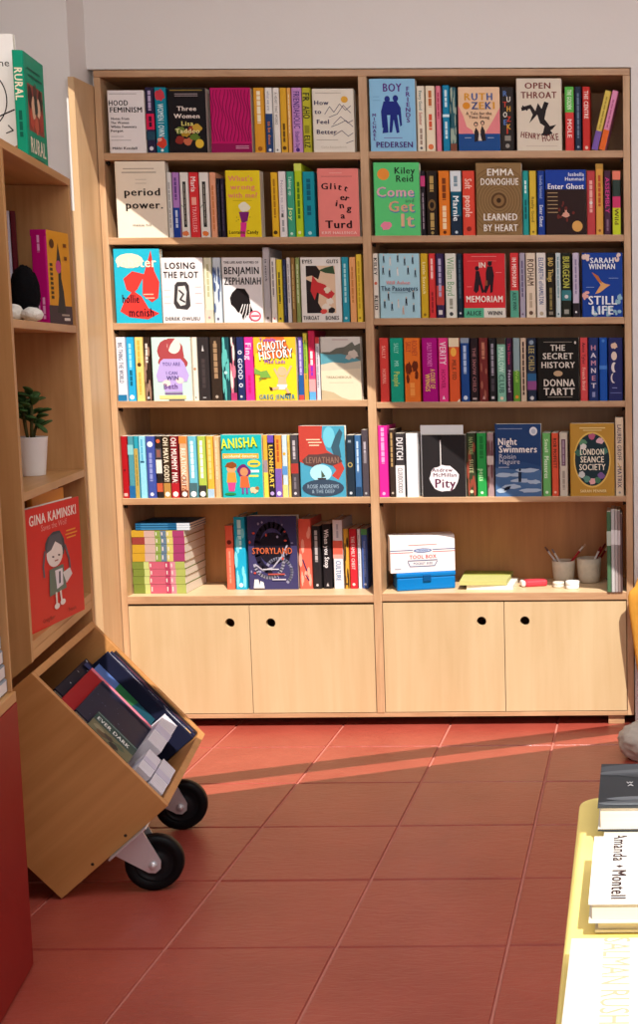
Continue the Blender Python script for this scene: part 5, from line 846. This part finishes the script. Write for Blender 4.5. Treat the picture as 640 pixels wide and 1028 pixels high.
def castor(px, py):
    c = on_z(px, py, 0); r = .0605; c.z = r+.0006; lc = iMC @ c; x0 = LA+.0004; w0 = lc.y
    if True:
        bm = bmesh.new()
        box(bm, (x0, w0-.04, lc.z-.05), (x0+.004, w0+.04, lc.z+.05), .001)
        for s in (-1, 1):
            yy = w0+s*.0225; pts = [(x0+.004, lc.z-.04), (x0+.004, lc.z+.036), (lc.x+.004, lc.z+.018), (lc.x+.016, lc.z+.006), (lc.x+.016, lc.z-.008), (lc.x+.006, lc.z-.017)]
            prism(bm, pts, yy-.0015, yy+.0015, Matrix(((1, 0, 0, 0), (0, 0, 1, 0), (0, 1, 0, 0), (0, 0, 0, 1))))
        box(bm, (x0+.004, w0-.021, lc.z-.035), (x0+.02, w0+.021, lc.z-.03), .001)
        f = bm_obj('castor_fork', bm, STEEL, cart)
    W = Matrix.Translation((lc.x, w0, lc.z)) @ Matrix.Rotation(-math.pi/2, 4, 'X')
    bm = bmesh.new(); h = .017
    lathe(bm, [(r*.66, -h*.72), (r*.86, -h), (r*.97, -h*.78), (r, -h*.3), (r, h*.3), (r*.97, h*.78), (r*.86, h), (r*.66, h*.72)], 48, W); bm_obj('tyre', bm, RUB, f)
    bm = bmesh.new(); lathe(bm, [(0, -h*.9), (r*.22, -h*.9), (r*.26, -h*.5), (r*.6, -h*.45), (r*.67, -h*.72), (r*.67, h*.72), (r*.6, h*.45), (r*.26, h*.5), (r*.22, h*.9), (0, h*.9)], 40, W); bm_obj('hub', bm, HUB, f)
    bm = bmesh.new(); lathe(bm, [(0, -.031), (.007, -.031), (.0085, -.028), (.0085, -.0245), (.0035, -.0244), (.0035, .0245), (.0085, .0246), (.0085, .028), (0, .029)], 12, W); bm_obj('axle_bolt', bm, STEEL, f)
castor(157, 892.3); castor(183.5, 831.8)
# books inside, covers turned to the opening: front towards local z, reading along local x
def cq(px, py, q):
    p = iMC @ on_plane(px, py, pA_-OUT*q, OUT); return p.x, p.y
def binbook(name, label, px0, px1, q, th, col, front, tilt=0., hard=True, dims=None, spine=()):
    """px0 = pixel of the near upper corner of the cover, px1 = pixel of its far lower corner"""
    (x0, y0), (x1, y1) = cq(*px0, q), cq(*px1, q)
    x0 = max(x0, CT+.002); x1 = min(x1, .278); y0 = max(y0, CT+.002); y1 = min(y1, WC-CT-.036)
    M = MC @ Matrix.Translation((x0, y0, -q-th)) @ Matrix.Rotation(tilt, 4, 'Y') @ Matrix(((0, 1, 0, 0), (0, 0, 1, 0), (1, 0, 0, 0), (0, 0, 0, 1)))
    return book(name, label, th, y1-y0, x1-x0, col, spine, front, hard=hard, M=M)
binbook('picture_book', 'dark star-speckled picture book at the back of the tipped bin', (55, 691), (191, 738), .058, .0075, '16192c', [*speck(60, 'c8ccd8', 3, .012, .02, .98, .02, .98), R(.03, .8, .2, .9, '2a3a6a')], spine=(G(.1, .9, '8a5a4a', .4),))
binbook('picture_book', 'blue and green picture book with an orange corner in the tipped bin', (67, 699), (172, 734), .0455, .0075, '1f4a58', [R(0, 0, .36, 1, '5a76b4'), R(.08, .69, .28, .72, '2a3a5a'), R(.08, .6, .26, .63, '2a3a5a'), P([(.36, 1), (.36, .3), (.55, .4), (.7, 1)], '2c6a40'), E(.5, .6, .09, .17, '2a1a14'), E(.52, .56, .06, .11, '8a4a34'), R(.48, .72, .56, .78, 'c03a34'), Ln([(.58, .7), (.62, .5), (.68, .4)], .014, 'e8e4dc'), R(.76, .2, 1, .72, 'd9742a'), R(.8, .54, .94, .56, '8a3a14'), R(.8, .44, .92, .46, '8a3a14')])
binbook('picture_book', 'bright red hardback in the tipped bin', (61, 702), (158, 735), .035, .0075, '9c141c', [R(0, .94, 1, 1, 'e0788c'), *speck(10, 'd8a8a0', 4, .01, .06, .5, .93, .99)])
binbook('picture_book', 'dark navy hardback lying over the red one in the bin', (76, 712), (158, 739), .0245, .0075, '1d2238', [*speck(18, '4a5270', 7, .012), R(0, .95, 1, 1, '2c3450')])
binbook('picture_book', 'teal illustrated book with white capitals nearest the bin side', (88, 727), (138, 752), .014, .0075, '2a4a48', [R(0, 0, 1, .5, '6a6a50'), *[blob(u, v, .12, .1, c, i) for i, (u, v, c) in enumerate([(.2, .3, '8a8468'), (.45, .25, '3a3a34'), (.7, .3, '4a5a48'), (.3, .15, '5a4a38'), (.6, .12, '2a2a28')])], T('EVER DARK', .45, .68, .16, 'dfe6e2', .8), R(0, .9, 1, .93, '7a9a98')])
for k, (x, y, sx, sy, q, lb) in enumerate([(.300, .33, .042, .22, .002, 'tall leaning bundle of white leaflets in the tipped bin'), (.313, .125, .036, .13, .004, 'white leaflet bundle close to the bin side'), (.354, .13, .038, .17, .006, 'lowest white leaflet bundle in the bin corner')]):
    t = thing('leaflet_bundle', lb, 'leaflets', group='white leaflet bundles in the bin'); t.matrix_world = MC @ Matrix.Translation((x, y, -q))
    bm = bmesh.new(); nn = 12; w_ = sx/nn
    for j in range(nn): box(bm, (-sx/2+j*w_, -sy/2+.0006*((j*7) % 3), -.12), (-sx/2+(j+.86)*w_, sy/2-.0006*((j*5) % 3), -.0005*((j*3) % 3)))
    bm_obj('leaflets', bm, mat('e2dfe8', .7), t)
    bm = bmesh.new(); box(bm, (-sx/2-.0006, -sy*.1, -.08), (sx/2+.0006, sy*.1, .0008)); bm_obj('paper_band', bm, mat('c9c4d8', .6), t)
for k, (lb, c, q) in enumerate((('dark spotted book standing first along the far side of the bin', '1a1c30', .012), ('navy book standing second along the far side of the bin', '23253c', .008), ('brown-black book standing against the far side of the bin', '2c2424', .004))):
    h = .295-.006*k; y = WC-CT-.0335+.0108*k
    book('picture_book', lb, .0098, h, .2, c, (*speck(16, ('c8ccd8', '8a4a5a', 'a08050')[k], 5+k, .1), R(.1, .04, .9, .1, ('d8b080', '4a4a6a', 'c08a5a')[k])), (), hard=True, M=MC @ Matrix.Translation((.374, y, -q)) @ Matrix(((0, 0, -1, 0), (1, 0, 0, 0), (0, -1, 0, 0), (0, 0, 0, 1))))
# ================================================================== YELLOW TABLE IN THE SUN
tl, tr = on_z(582, 800, ZTAB), on_z(557, 1028, ZTAB)
ang = math.atan2(-(tr-tl).x, -(tr-tl).y)*-1
yt = thing('display_table', 'pale yellow round-cornered table top in bright sun', 'table', (tl.x, tl.y, 0), 0)
dv = (tr-tl).normalized(); wv = Vector((-dv.y, dv.x, 0)); 
if wv.x < 0: wv = -wv
def tp(a, b): v = wv*a+dv*b; return (v.x, v.y)
rc_ = .03; TW, TL_ = .9, 1.25
def corner(ca, cb, a0): return [tp(ca+rc_*math.cos(a0+i*math.pi/12), cb+rc_*math.sin(a0+i*math.pi/12)) for i in range(7)]
out = corner(rc_, rc_, math.pi) + corner(TW-rc_, rc_, 1.5*math.pi) + corner(TW-rc_, TL_-rc_, 0) + corner(rc_, TL_-rc_, math.pi/2)
YEL = mat('ecd682', .4)
bm = bmesh.new(); prism(bm, out, ZTAB-.024, ZTAB, None, 0, .003); bm_obj('table_top', bm, YEL, yt)
for a, b in ((.09, .09), (TW-.09, .09), (.09, TL_-.09), (TW-.09, TL_-.09)):
    x, y = tp(a, b); bm = bmesh.new(); tube(bm, [(x, y, ZTAB-.0245), (x, y, 0)], .02, 16, 0, .016); bm_obj('leg', bm, YEL, yt)
def tpx(px, py, z): return on_z(px, py, z)
def tbook(name, label, corner_px, z, th, wd, ht, col, front, rot, spine=(), hard=False, pages=None):
    """book lying face up, its top left printed corner at the given pixel; the cover reads turned a quarter to the right"""
    p = tpx(*corner_px, z+th)
    # cover: printed right (u) -> towards the viewer (-y), printed up (v) -> to +x
    Rm = Matrix.Rotation(rot, 4, 'Z') @ Matrix(((0, 0, 1, 0), (0, -1, 0, 0), (1, 0, 0, 0), (0, 0, 0, 1)))
    return book(name, label, th, ht, wd, col, spine, front, hard=hard, M=Matrix.Translation((p.x, p.y, z+.0004)) @ Rm, pages=pages)
z1 = ZTAB+.0004
o = tbook('hardback_book', 'cream book under the dark grey book on the yellow table', (607, 823), z1, .014, .125, .21, 'efe6d2', (), 0., hard=True)
o = tbook('hardback_book', 'off-white book under the author-lettered book on the yellow table', (601, 866), z1, .014, .135, .22, 'f0eadc', (), 0., hard=True)
z2 = z1+.0155
tbook('hardback_book', 'dark grey cloud-patterned book at the far corner of the yellow table', (603.5, 766.5), z2, .028, .152, .22, '3c4044', [*[E(u, v, ru, rv, c, 24, a) for u, v, ru, rv, c, a in ((.12, .25, .1, .3, '54595e', .1), (.2, .3, .06, .34, '6c7176', .14), (.27, .2, .03, .2, '585d62', .1), (.36, .4, .05, .3, '484d52', -.1), (.9, .3, .07, .3, '62676c', .12), (.84, .16, .035, .12, '7c8186', .1), (.6, .5, .12, .3, '373b3f', .05))], Ln([(.08, .3), (.18, .42), (.1, .6)], .012, '24282c'), T('W', .5, .155, .025, 'e4e4e4', .05, True, math.pi/2), T('A', .56, .16, .025, 'e4e4e4', .05, True, math.pi/2)], 0., hard=True)
tbook('hardback_book', 'white book with blackletter author name and colour block on the yellow table', (596.5, 839), z2, .02, .168, .225, 'e4e0da', [T('Amanda', .2, .12, .055, '3a2a2a', .44), E(.5, .12, .02, .016, '3a2a2a', 4), T('Montell', .76, .12, .055, '3a2a2a', .42), R(.1, .2, .88, .9, '6a9ae0'), R(.1, .2, .22, .9, 'e07a84'), R(.22, .2, .3, .9, 'e8b0a0'), R(.3, .2, .46, .9, '4a9a5a'), R(.66, .2, .88, .9, 'd8603c'), R(.8, .3, .86, .9, 'e08a4a')], 0., hard=True)
tbook('hardback_book', 'large white book with pale gold capitals at the near end of the yellow table', (573.5, 941), z1, .022, .17, .25, 'e2ded6', [T('SALMAN RUSHDIE', .56, .16, .085, 'b5a98c', 1.1, False)], 0., hard=True)
# ================================================================== BY THE RIGHT-HAND END OF THE CASE
pS = on_z(641, 762, 0); st = bmesh.new(); t = bmesh.new(); bmesh.ops.create_icosphere(t, subdivisions=5, radius=1)
from mathutils import noise
for v in t.verts:
    d = v.co.normalized(); k = 1+.10*noise.noise(d*1.7)+.05*noise.noise(d*4)+.022*noise.noise(d*11)+.012*noise.noise(d*26)
    v.co = Vector((d.x*.078*k, d.y*.07*k, max(d.z*.062*k, -.05)))
for f in t.faces: f.smooth = True
join(st, t)
zmin = min(v.co.z for v in st.verts)
o = bm_obj('rough_stone', st, mat('c2bbb0', .9, 0, .22, 45., .7), None, (on_z(624, 755, 0).x+.07, on_z(624, 764, 0).y+.03, -zmin)); tag(o, 'rough pale grey stone on the floor by the bookcase foot', 'stone')
yb = -.06; a_ = on_y(634, 553, yb); b_ = on_y(637, 700, yb)
bag = thing('cloth_bag', 'mustard cloth bag slumped on the floor against the bookcase end', 'bag', (a_.x+.113, yb, 0))
t = bmesh.new(); bmesh.ops.create_uvsphere(t, u_segments=64, v_segments=48, radius=1); hB = a_.z
for v in t.verts:
    x, y, z = v.co; a = math.atan2(y, x); zz = (z+1)/2
    rad = .062+.055*math.sin(min(1, zz*1.25)*math.pi*.5)*(1-.55*max(0, zz-.75)/.25)
    s = math.sqrt(max(0, 1-z*z)); s = s**.35
    fold = 1+.10*noise.noise(Vector((math.cos(a)*1.6, math.sin(a)*1.6, zz*3)))+.05*math.sin(a*7+zz*5)*zz
    v.co = Vector((math.cos(a)*rad*s*fold*(1.05 if zz < .8 else .95), math.sin(a)*rad*.4*s*fold, zz*hB))
for f in t.faces: f.smooth = True
bm = bmesh.new(); join(bm, t); bm_obj('bag_body', bm, mat('d69a3e', .9, 0, .12, 40., .4), bag)
bm = bmesh.new(); tube(bm, [(-.03, 0, hB*.93), (-.02, -.005, hB+.03), (.03, -.005, hB+.05), (.06, 0, hB*.95)], .006, 8); bm_obj('handle', bm, mat('c48a34', .9, bump=.4), bag)
# ================================================================== LIGHT AND CAMERA
w = bpy.data.worlds.new('ambient_light'); bpy.context.scene.world = w; w.use_nodes = True
w.node_tree.nodes['Background'].inputs[0].default_value = (.93, .96, 1, 1); w.node_tree.nodes['Background'].inputs[1].default_value = .6
sun = bpy.data.lights.new('sun', 'SUN'); sun.energy = 6.2; sun.angle = .0025; sun.color = (1, .94, .86)
o = link('sun', sun); o.rotation_euler = S.to_track_quat('-Z', 'Y').to_euler()
def ambient_light(name, sx, sy, e, loc, rx, col=(.98, .985, 1)):  # soft area lamp added as fill, with no visible fixture
    a = bpy.data.lights.new(name, 'AREA'); a.shape = 'RECTANGLE'; a.size = sx; a.size_y = sy; a.energy = e; a.color = col
    o = link(name, a, None, loc); o.rotation_euler = (rx, 0, 0)
ambient_light('front_fill_lamp', 3.6, 2.2, 40, (.25, -6.7, 1.5), math.pi/2)  # added fill lamp set in the unseen front opening, behind the camera
ambient_light('overhead_fill_lamp', 3.2, 1.6, 46, (0., -2.0, CEIL-.01), 0.)  # added fill lamp under the unseen ceiling, lighting the shelves from above
cam = bpy.data.cameras.new('camera'); co = link('camera', cam); cam.sensor_width = 36; cam.sensor_fit = 'AUTO'; cam.lens = F/1028*36; cam.shift_x = -(CX-320)/1028; cam.clip_start = .02
co.matrix_world = Matrix(((RT.x, UP.x, -FWD.x, CAM.x), (RT.y, UP.y, -FWD.y, CAM.y), (RT.z, UP.z, -FWD.z, CAM.z), (0, 0, 0, 1)))
sc = bpy.context.scene; sc.camera = co
sc.view_settings.view_transform = 'Standard'; sc.view_settings.look = 'None'; sc.view_settings.exposure = 0.; sc.view_settings.gamma = 1; sc.view_settings.use_curve_mapping = False
